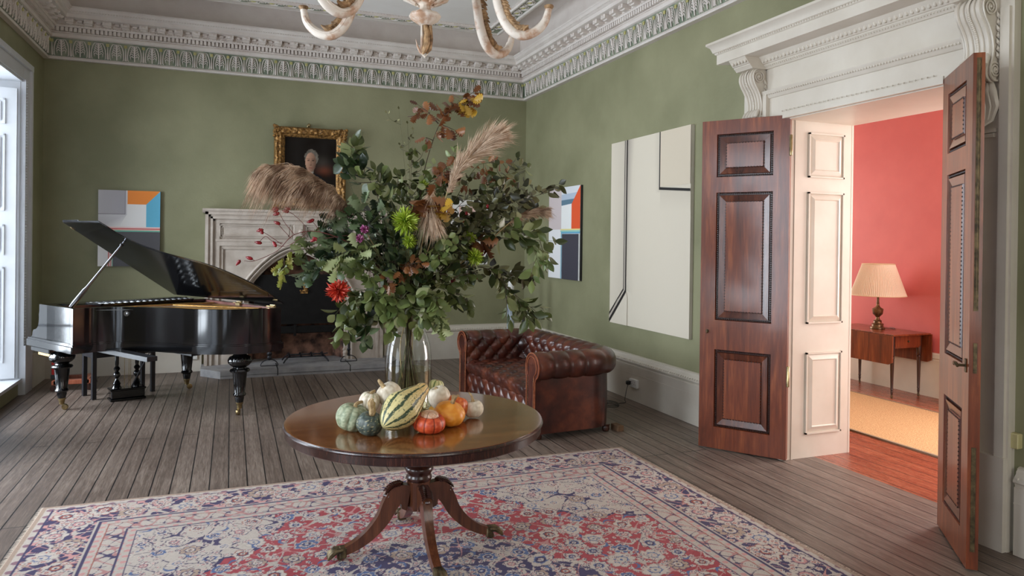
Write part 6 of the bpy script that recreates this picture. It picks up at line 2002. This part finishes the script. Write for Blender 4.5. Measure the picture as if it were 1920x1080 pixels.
# ================================================================ rug
def make_rug():
    x0, x1, y0, y1 = -1.02, 2.872, -.20, 4.957
    xs = np.linspace(x0, x1, 709)
    ys = np.concatenate([np.arange(y0, 2.35, .04), np.linspace(2.36, y1, 480)])
    X, Y = np.meshgrid(xs, ys, indexing='ij')
    cc = lambda r, g, b_: np.array(srgb(r, g, b_)[:3])
    red, red2, cream, navy, pink, blue, tan, rust = cc(166, 78, 84), cc(150, 60, 68), cc(196, 184, 174), cc(76, 70, 98), cc(196, 146, 142), cc(92, 108, 146), cc(172, 150, 134), cc(150, 88, 78)
    rs = np.random.RandomState(5)
    col = np.zeros(X.shape + (3,)); col[:] = red
    xc, yc = (x0 + x1) / 2, (y0 + y1) / 2
    # distance to the edge
    E = np.minimum(np.minimum(X - x0, x1 - X), np.minimum(Y - y0, y1 - Y))
    col[(np.sin(X * 3.1) + np.sin(Y * 4.3 + X)) > .6] = red * .55 + red2 * .45
    def wob(a, b_, k): return np.sin(X * a + Y * b_ * .7 + k) * np.sin(Y * a * 1.1 - X * b_ + k * 2)
    # spandrels and medallion (scalloped)
    cx_, cy_ = np.abs(X - xc), np.abs(Y - yc)
    hx, hy = (x1 - x0) / 2 - .58, (y1 - y0) / 2 - .58
    dx, dy = (hx - cx_) / 1.05, (hy - cy_) / 1.0
    ang = np.arctan2(dy, dx)
    rr = np.sqrt(np.maximum(dx, 0) ** 2 + np.maximum(dy, 0) ** 2)
    sp = (rr < .62 + .07 * np.abs(np.sin(ang * 7))) & (E > .5)
    sp_edge = (rr < .645 + .07 * np.abs(np.sin(ang * 7))) & (E > .5) & ~sp
    col[sp] = cream * .92; col[sp_edge] = navy
    mr = np.sqrt(((X - xc) / .82) ** 2 + ((Y - yc) / 1.30) ** 2)
    ma_ = np.arctan2((Y - yc) / 1.3, (X - xc) / .82)
    lim = 1 + .09 * np.abs(np.sin(ma_ * 8))
    med = mr < lim; col[(mr < lim + .03) & ~med] = cream; col[med] = navy
    md2 = mr < lim * .55; col[(mr < lim * .55 + .03) & ~md2] = cream; col[md2] = red2
    field = E > .56
    # vines: thin cream scrolls following sine contours
    def vines(mask, c, fx, fy, ph, th):
        f = np.sin(X * fx + 1.7 * np.sin(Y * fy * .5 + ph)) + np.sin(Y * fy + 1.7 * np.sin(X * fx * .5 - ph))
        g = np.abs(f) < th
        col[mask & g] = c
    vines(field, cream * .85, 15, 16, .4, .055)
    vines(field & med, pink, 21, 20, 1.4, .06)
    vines(sp, navy, 24, 25, 2.0, .12)
    vines(field & ~med & ~sp, pink * .9, 23, 22, 2.4, .045)
    # borders
    def band_(a, b_, c): col[(E >= a) & (E < b_)] = c
    band_(0, .56, cream)
    band_(0, .022, tan * .95); band_(.022, .06, cream * .92); band_(.06, .066, navy)
    band_(.066, .335, navy); band_(.335, .345, cream * .9); band_(.345, .36, navy); band_(.36, .40, cream * .88); band_(.40, .406, rust)
    band_(.406, .50, cream * .9); band_(.50, .508, navy); band_(.508, .55, cream * .86); band_(.55, .56, navy)
    m = (E >= .36) & (E < .40)
    col[m & (np.sin(X * 95) * np.sin(Y * 95) > .25)] = pink
    m = (E >= .508) & (E < .55)
    col[m & (np.sin(X * 90 + 1) * np.sin(Y * 90) > .3)] = pink
    m = (E >= .022) & (E < .06)
    col[m & (np.sin(X * 60) * np.sin(Y * 60) > .35)] = navy * .6 + pink * .4
    vines((E >= .406) & (E < .50), pink * .8, 46, 44, .3, .35)
    vines((E >= .406) & (E < .50), navy, 52, 50, 1.3, .12)
    vines((E > .066) & (E < .335), cream * .9, 30, 32, 1.0, .30)
    vines((E > .066) & (E < .335), pink, 55, 52, 2.0, .16)
    def stamp(px, py, R, npet, rot, cs, clip=None, tall=1.0):
        i0, i1 = np.searchsorted(xs, px - R * 1.3), np.searchsorted(xs, px + R * 1.3)
        j0, j1 = np.searchsorted(ys, py - R * 1.3), np.searchsorted(ys, py + R * 1.3)
        if i1 <= i0 or j1 <= j0: return
        A_ = X[i0:i1, j0:j1] - px; B_ = Y[i0:i1, j0:j1] - py
        a2 = A_ * math.cos(rot) + B_ * math.sin(rot); b2 = (-A_ * math.sin(rot) + B_ * math.cos(rot)) / tall
        r = np.sqrt(a2 ** 2 + b2 ** 2) / R; th = np.arctan2(b2, a2)
        pe = .74 + .26 * np.abs(np.cos(th * npet / 2)) ** .8
        ok = np.ones(r.shape, bool) if clip is None else clip[i0:i1, j0:j1]
        S = col[i0:i1, j0:j1]
        S[(r < pe * 1.10) & ok] = cs[0]
        S[(r < pe) & ok] = cs[1]
        S[(r < pe * .80) & (np.abs(np.cos(th * npet / 2)) < .33) & ok] = cs[2]
        S[(r < .52) & (r > .42) & ok] = cs[2]
        S[(r < .42) & ok] = cs[3]
        S[(r < .24) & ok] = cs[1]
        S[(r < .12) & ok] = cs[2]
    def leafs(px, py, R, rot, c, clip):
        i0, i1 = np.searchsorted(xs, px - R), np.searchsorted(xs, px + R)
        j0, j1 = np.searchsorted(ys, py - R), np.searchsorted(ys, py + R)
        if i1 <= i0 or j1 <= j0: return
        A_ = X[i0:i1, j0:j1] - px; B_ = Y[i0:i1, j0:j1] - py
        a2 = A_ * math.cos(rot) + B_ * math.sin(rot); b2 = -A_ * math.sin(rot) + B_ * math.cos(rot) + a2 * a2 / R * .9 - R * .2
        ok = (np.abs(b2) < .20 * R * (1 - (a2 / R) ** 2)) & clip[i0:i1, j0:j1]
        col[i0:i1, j0:j1][ok] = c
    pal = [[navy, cream, navy * .8 + pink * .2, pink], [cream * .8, cream, blue, cream * .9], [navy, cream * .95, blue, navy], [rust, cream, navy, rust], [navy, tan, navy, cream], [cream, blue, cream, navy]]
    inner = field
    # symmetric quarter layout
    pts = []
    for i in range(-1, 14):
        for j in range(-1, 18):
            px = .09 + i * .155 + (.077 if j % 2 else 0) + rs.uniform(-.022, .022); py = .07 + j * .145 + rs.uniform(-.02, .02)
            pts.append((px, py, rs.uniform(.036, .066) * (1.25 if rs.rand() > .8 else 1), rs.randint(0, 6), rs.randint(5, 10), rs.uniform(0, 6)))
    for px, py, R, k, npet, rot in pts:
        for sx in (-1, 1):
            for sy in (-1, 1):
                x, y = xc + sx * px, yc + sy * py
                if y < 2.1: continue
                leafs(x + sx * .075, y + sy * .05, .05, rot * sx * sy, cream * .9, inner)
                leafs(x - sx * .06, y + sy * .07, .045, rot * sx * sy + 1, blue if k % 2 else cream * .85, inner)
                stamp(x, y, R, npet, rot * sx * sy, pal[k], inner, 1 if R < .06 else .8)
    for k in range(2600):     # small sprigs
        x, y = rs.uniform(0, x1 - xc), rs.uniform(0, y1 - yc)
        for sx in (-1, 1):
            if yc + y > 2.1: stamp(xc + sx * x, yc + y, rs.uniform(.008, .016), 5, 0, [navy, cream, pink, navy], inner)
    bclip = (E > .068) & (E < .333)
    L_ = []
    for k in range(int((x1 - x0) / .145)):
        L_.append((x0 + .2 + k * .145, y1 - .2 + (.045 if k % 2 else -.045)))
    for k in range(int((y1 - 2.2) / .145)):
        for xx in (x0 + .2, x1 - .2):
            L_.append((xx + (.045 if k % 2 else -.045), y1 - .2 - k * .145))
    for k, (x, y) in enumerate(L_):
        for q in range(3):
            leafs(x + rs.uniform(-.08, .08), y + rs.uniform(-.08, .08), .055, rs.uniform(0, 6), [cream, pink, tan][q], bclip)
        stamp(x, y, .084 if k % 2 else .070, 9 if k % 2 else 7, 0, pal[[0, 3, 4, 0, 1][k % 5]], bclip)
        for q in range(9):
            stamp(x + rs.uniform(-.10, .10), y + rs.uniform(-.12, .12), .021, 5, 0, [navy, cream, pink, rust], bclip)
    # worn pile: slow mottling of the dyes
    wv = .5 + .5 * np.sin(X * 2.3 + np.sin(Y * 3.1) * 1.4) * np.sin(Y * 2.7 + np.sin(X * 1.9))
    col = col * (.93 + .07 * wv[..., None]) + .035 * (1 - wv[..., None]) * cream
    col *= (1 + rs.normal(0, .05, X.shape))[..., None]
    nx, ny = X.shape
    Z = .0095 + .0012 * np.sin(X * 7 + Y * 3) * np.sin(Y * 5)
    V = np.stack([X, Y, Z], -1).reshape(-1, 3)
    I, J = np.meshgrid(np.arange(nx - 1), np.arange(ny - 1), indexing='ij')
    q = (I * ny + J)
    Fq = np.stack([q, q + ny, q + ny + 1, q + 1], -1).reshape(-1, 4)
    # skirt down to the floor
    ring = [i * ny for i in range(nx)] + [(nx - 1) * ny + j for j in range(1, ny)] + [i * ny + ny - 1 for i in range(nx - 2, -1, -1)] + [j for j in range(ny - 2, 0, -1)]
    low = V[ring].copy(); low[:, 2] = .0005
    o = len(V); n = len(ring)
    Fs = np.array([(o + i, o + (i + 1) % n, ring[(i + 1) % n], ring[i]) for i in range(n)])
    V2 = np.concatenate([V, low]); F2 = np.concatenate([Fq, Fs])
    me = bpy.data.meshes.new('persian_rug')
    me.vertices.add(len(V2)); me.vertices.foreach_set('co', (V2 - np.array([xc, yc, 0])).astype(np.float32).ravel())
    me.loops.add(F2.size); me.loops.foreach_set('vertex_index', F2.astype(np.int32).ravel())
    me.polygons.add(len(F2)); me.polygons.foreach_set('loop_start', np.arange(0, F2.size, 4, dtype=np.int32)); me.polygons.foreach_set('loop_total', np.full(len(F2), 4, dtype=np.int32))
    me.update(calc_edges=True)
    a = me.color_attributes.new('tint', 'FLOAT_COLOR', 'POINT')
    arr = np.ones((len(V2), 4), np.float32); arr[:len(V), :3] = np.clip(col, 0, 1).reshape(-1, 3); arr[len(V):, :3] = cream
    a.data.foreach_set('color', arr.ravel())
    me.materials.append(attr_mat('wool_pile', .95, .5, 260, spec=.15))
    me.validate()
    ob = bpy.data.objects.new('persian_rug', me); C.objects.link(ob); ob.location = (xc, yc, 0)
    tag(ob, 'worn red and cream oriental rug with navy flowered border under the table', 'rug')
    rng = random.Random(3)
    b = MB()
    for xx, sg in ((x1, 1), (x0, -1)):
        y = y0
        while y < y1:
            L_ = rng.uniform(.012, .034)
            a_ = rng.uniform(-.012, .012)
            b.add([(xx - sg * .004, y, .008), (xx - sg * .004, y + .005, .008), (xx + sg * L_ * .6, y + .004 + a_, .006), (xx + sg * L_, y + a_ * 1.4, .002), (xx + sg * L_ * .6, y + a_, .0065)], [(0, 1, 2, 4), (4, 2, 3)])
            y += .0042 if y > 2 else .02
    b.build('fringe', plain('cream_fringe', srgb(206, 190, 172), srgb(222, 208, 192), rough=.95), ob, smooth=False)
make_rug()

# ================================================================ chandelier
HX, HY = 1.09, 4.30
ch = thing('chandelier', 'carved white and gilt wooden chandelier hanging in the middle of the ceiling', 'chandelier', (HX, HY, 3.4))
chw = plain('distressed_white_paint', srgb(190, 152, 124), srgb(228, 216, 202), rough=.45, scale=11, bmp=.2, lo=.38, hi=.52)
chg = plain('worn_gilding', srgb(110, 82, 54), srgb(186, 150, 108), rough=.5, metal=.2, scale=26, bmp=.4)
b = MB()
flu = lambda a, z: 1 + .07 * abs(math.sin(a * 5))
b.lathe([(.004, 2.93), (.034, 2.932), (.045, 2.94), (.082, 2.965), (.092, 2.985), (.085, 3.00), (.05, 3.012), (.032, 3.03), (.030, 3.05), (.06, 3.075), (.13, 3.12), (.155, 3.17), (.14, 3.23), (.07, 3.29), (.05, 3.35), (.07, 3.42), (.11, 3.50), (.07, 3.60), (.04, 3.66), (.05, 3.75), (.03, 3.85), (.012, 3.9)], HX, HY, 40, flu)
b.build('stem', chw, ch, angle=50)
b = MB()
for k in range(10):
    a = k * PI / 5
    b.tube([(HX + .06 * math.cos(a), HY + .06 * math.sin(a), 3.06), (HX + .13 * math.cos(a), HY + .13 * math.sin(a), 3.10), (HX + .165 * math.cos(a), HY + .165 * math.sin(a), 3.16), (HX + .15 * math.cos(a), HY + .15 * math.sin(a), 3.21)], [.015, .028, .024, .008], 7, flat=.6)
b.build('bowl_leaves', chw, ch)
MB().lathe([(.010, 3.88), (.010, CZ - .03), (.07, CZ - .02), (.08, CZ - .0)], HX, HY, 14).build('hanging_rod', chg, ch)
b = MB()     # drop leaf under the stem
b.tube([(HX, HY, 2.94), (HX + .012, HY, 2.88), (HX + .01, HY, 2.82), (HX - .004, HY, 2.775), (HX - .014, HY, 2.752)], [.022, .030, .034, .026, .010], 10, flat=.7)
b.tube([(HX + .03, HY - .01, 2.93), (HX + .038, HY, 2.85), (HX + .03, HY, 2.79), (HX + .012, HY, 2.76)], [.012, .015, .016, .006], 7)
b.build('drop_finial', chg, ch)
b = MB()
b.tube([(HX - .002, HY, 2.75), (HX - .028, HY, 2.765), (HX - .046, HY, 2.80), (HX - .056, HY, 2.84)], [.009, .008, .006, .001], 7)
b.tube([(HX - .02, HY, 2.93), (HX - .018, HY, 2.84), (HX - .022, HY, 2.76), (HX + .0, HY, 2.74), (HX + .02, HY, 2.76)], [.006, .008, .008, .008, .003], 7)
b.build('drop_scroll', chw, ch)
ARMP = bez([(.05, 0, 3.40), (.20, 0, 3.50), (.36, 0, 3.38), (.42, 0, 3.18), (.455, 0, 3.03), (.51, 0, 2.92), (.585, 0, 2.872), (.67, 0, 2.89), (.73, 0, 2.95), (.755, 0, 3.03)], 48)
for k, an in enumerate((24, 156, 204, 336)):
    an = math.radians(an)
    X_ = lambda r, t, z, c=math.cos(an), s=math.sin(an): (HX + r * c - t * s, HY + r * s + t * c, z)
    b = MB(X_)
    n = len(ARMP)
    b.tube(ARMP, [.020 + .012 * math.sin(PI * (i / (n - 1)) ** 1.2) for i in range(n)], 10)
    b.tube([(p.x, .026, p.z + .006) for p in ARMP[22:-4]], [.010] * len(ARMP[22:-4]), 5)
    arm = b.build('arm', chw, ch)
    b = MB(X_)
    rng = random.Random(k)
    for i in range(10, 38):
        p = ARMP[i]; d = (ARMP[i + 1] - ARMP[i - 1]).normalized(); nr = Vector((d.z, 0, -d.x)) * -1
        for sg in (-1, 1):
            b.tube([tuple(p + nr * .018 + Vector((0, sg * .006, 0))), tuple(p + nr * (.032 + rng.random() * .012) + d * .01 + Vector((0, sg * .026, 0))), tuple(p + nr * (.044 + rng.random() * .02) + d * .034 + Vector((0, sg * .034, 0)))], [.012, .015, .004], 5)
    q = ARMP[33]
    b.tube([(q.x, 0, q.z + .02), (q.x + .012, 0, q.z + .055), (q.x + .035, 0, q.z + .06)], [.012, .008, .002], 6)
    b.build('gilded_leaf', chg, arm)
    b = MB(X_)
    p = ARMP[-1]
    b.lathe([(.010, p.z - .01), (.022, p.z), (.030, p.z + .012), (.028, p.z + .02), (.012, p.z + .024)], p.x, 0, 14)
    b.build('candle_cup', chg, arm)

# ================================================================ adjoining room
pm = thing('drop_leaf_table', 'dark mahogany drop leaf table against the red wall', 'table', (6.7, 6.0, 0))
MB().box((6.44, 5.53, .672), (6.985, 6.50, .690), bev=.004).build('tabletop', mahog, pm, smooth=False)
MB().prism([(5.53, .40), (5.58, .375), (6.45, .375), (6.50, .40), (6.50, .676), (5.53, .676)], 6.42, 6.437, 'yz').build('drop_leaf', mahog, pm, smooth=False)
MB().prism([(5.53, .40), (5.58, .375), (6.45, .375), (6.50, .40), (6.50, .676), (5.53, .676)], 6.988, 7.004, 'yz').build('drop_leaf', mahog, pm, smooth=False)
b = MB(); b.box((6.53, 5.62, .53), (6.96, 6.44, .672)).box((6.56, 5.612, .545), (6.93, 5.62, .66)); b.build('drawer_frame', mahog, pm, smooth=False)
MB().ball((6.745, 5.604, .60), .011, 8, 6).build('drawer_knob', brassd, pm)
for x in (6.55, 6.94):
    for y in (5.64, 6.42):
        b = MB(); b.lathe([(.009, .035), (.012, .05), (.014, .07), (.011, .08), (.016, .09), (.013, .10), (.021, .42), (.024, .43), (.019, .44), (.026, .45), (.026, .53), (.026, .672)], x, y, 14)
        o = b.build('leg', mahogd, pm)
        b = MB(); b.lathe([(.006, 0), (.011, .004), (.012, .02), (.009, .035)], x, y, 10).build('caster', brassd, o)
la_ = thing('table_lamp', 'table lamp with pleated cream shade and turned bronze base on the drop leaf table', 'lamp', (6.74, 6.0, .691))
b = MB()
z = .691
LX_, LY_ = 6.74, 6.0
b.lathe([(.075, z), (.078, z + .012), (.075, z + .02), (.060, z + .028), (.058, z + .05), (.064, z + .056), (.045, z + .066), (.040, z + .085), (.046, z + .09), (.030, z + .10), (.020, z + .115), (.018, z + .13), (.030, z + .145), (.048, z + .165), (.054, z + .20), (.056, z + .222), (.050, z + .228), (.030, z + .24), (.018, z + .255), (.014, z + .28), (.017, z + .285), (.013, z + .30), (.013, z + .40)], LX_, LY_, 28, lambda a, zz: 1 + (.05 * abs(math.sin(a * 8)) if z + .15 < zz < z + .225 else 0))
b.build('base', plain('bronze', srgb(70, 48, 34), srgb(134, 104, 72), rough=.35, metal=.6, scale=30), la_)
shade, nt, n_, l_, bs = new_mat('pleated_cream_shade')
bs.inputs['Base Color'].default_value = srgb(246, 236, 216)
bs.inputs['Roughness'].default_value = .8
t_ = n_.new('ShaderNodeBsdfTranslucent'); t_.inputs[0].default_value = srgb(250, 240, 220)
mx_ = n_.new('ShaderNodeMixShader'); mx_.inputs[0].default_value = .45
l_.new(bs.outputs[0], mx_.inputs[1]); l_.new(t_.outputs[0], mx_.inputs[2]); l_.new(mx_.outputs[0], n_['Material Output'].inputs['Surface'])
b = MB()
def shf(u, v):
    a = 2 * PI * u; r = .285 + (.165 - .285) * v
    r *= 1 + .012 * math.sin(a * 90)
    return (LX_ + r * math.cos(a), LY_ + r * math.sin(a), 1.065 + .35 * v)
b.grid(shf, 540, 4, closeu=True)
b.build('lamp_shade', shade, la_, angle=60)
b = MB()
for r, zz in ((.286, 1.066), (.166, 1.414)):
    b.tube([(LX_ + r * math.cos(i * PI / 24), LY_ + r * math.sin(i * PI / 24), zz) for i in range(49)], .005, 5)
b.tube([(LX_, LY_, 1.09), (LX_, LY_, 1.40)], .004, 5).tube([(LX_ - .165, LY_, 1.40), (LX_ + .165, LY_, 1.40)], .003, 4)
b.build('shade_trim', plain('shade_binding', srgb(222, 200, 166), rough=.8), la_)
MB().tube(bez([(LX_ + .06, LY_ - .04, .70), (LX_ + .14, LY_ - .10, .695), (LX_ + .20, LY_ - .04, .698), (LX_ + .24, LY_ + .05, .695)], 12), .003, 5).build('flex', rubber, la_)
coirm, nt, n_, l_, bs = new_mat('coir_matting')
v_ = coords(n_, l_)
hh = noise_n(n_, l_, v_, 110, 3)
l_.new(ramp(n_, l_, hh, [(.3, srgb(150, 104, 66)), (.5, srgb(186, 144, 98)), (.7, srgb(214, 180, 132))]), bs.inputs['Base Color'])
bs.inputs['Roughness'].default_value = .95
bump(n_, l_, bs, hh, .8, .006)
mat_ = MB().box((5.08, 2.0, .0005), (6.38, 8.3, .010)).build('coir_mat', coirm, None, smooth=False, loc=(5.73, 5.1, 0))
tag(mat_, 'woven golden coir floor matting in the red room beyond the doors', 'mat')
MB().box((5.055, 2.0, .0004), (5.08, 8.3, .013)).box((6.38, 2.0, .0004), (6.405, 8.3, .013)).build('edge_binding', plain('mat_binding', srgb(128, 108, 88), rough=.9), mat_, smooth=False)

# ================================================================ sockets and flex
def socket(c, axis, label):
    o = MB()
    if axis == 'x': o.box((c[0] - .028, c[1] - .072, c[2] - .043), (c[0], c[1] + .072, c[2] + .043), bev=.004)
    else: o.box((c[0] - .072, c[1] - .022, c[2] - .043), (c[0] + .072, c[1], c[2] + .043), bev=.004)
    ob = tag(o.build('wall_socket', plastic_w, None, loc=c, angle=30), label, 'socket')
    h = MB()
    for s in (-1, 1):
        for dx, dz in ((0, .014), (-.011, -.008), (.011, -.008)):
            if axis == 'x': h.box((c[0] - .0285, c[1] + s * .035 + dx - .003, c[2] + dz - .004), (c[0] - .027, c[1] + s * .035 + dx + .003, c[2] + dz + .004))
            else: h.box((c[0] + s * .035 + dx - .003, c[1] - .0225, c[2] + dz - .004), (c[0] + s * .035 + dx + .003, c[1] - .021, c[2] + dz + .004))
    h.build('pin_holes', rubber, ob, smooth=False)
    return ob
socket((3.854, 6.37, .185), 'x', 'white double wall socket on the right baseboard beside the sofa')
p = at(358, 667, 9.458)
socket((p.x, 9.459, p.z), 'y', 'white wall socket on the back baseboard left of the fireplace')
pl_ = thing('plug_and_flex', 'black plug with thin cable coiled on the floor behind the sofa', 'cable', (3.75, 6.40, 0))
b = MB(); b.box((3.78, 6.40, .165), (3.8255, 6.44, .205), bev=.008); b.build('plug', rubber, pl_, angle=30)
rng = random.Random(4)
pts = [(3.80, 6.42, .165), (3.78, 6.42, .10), (3.73, 6.36, .03), (3.72, 6.33, .006), (3.64, 6.32, .005), (3.58, 6.25, .005)]
for k in range(14):
    a = k * 1.25
    pts.append((3.50 + .09 * math.cos(a) * (1 - k * .02), 6.24 + .10 * math.sin(a), .006 + .003 * k))
pts += [(3.42, 6.40, .006), (3.36, 6.60, .005)]
b = MB(); b.tube(bez(pts, 140), .0035, 6); b.build('flex', rubber, pl_)
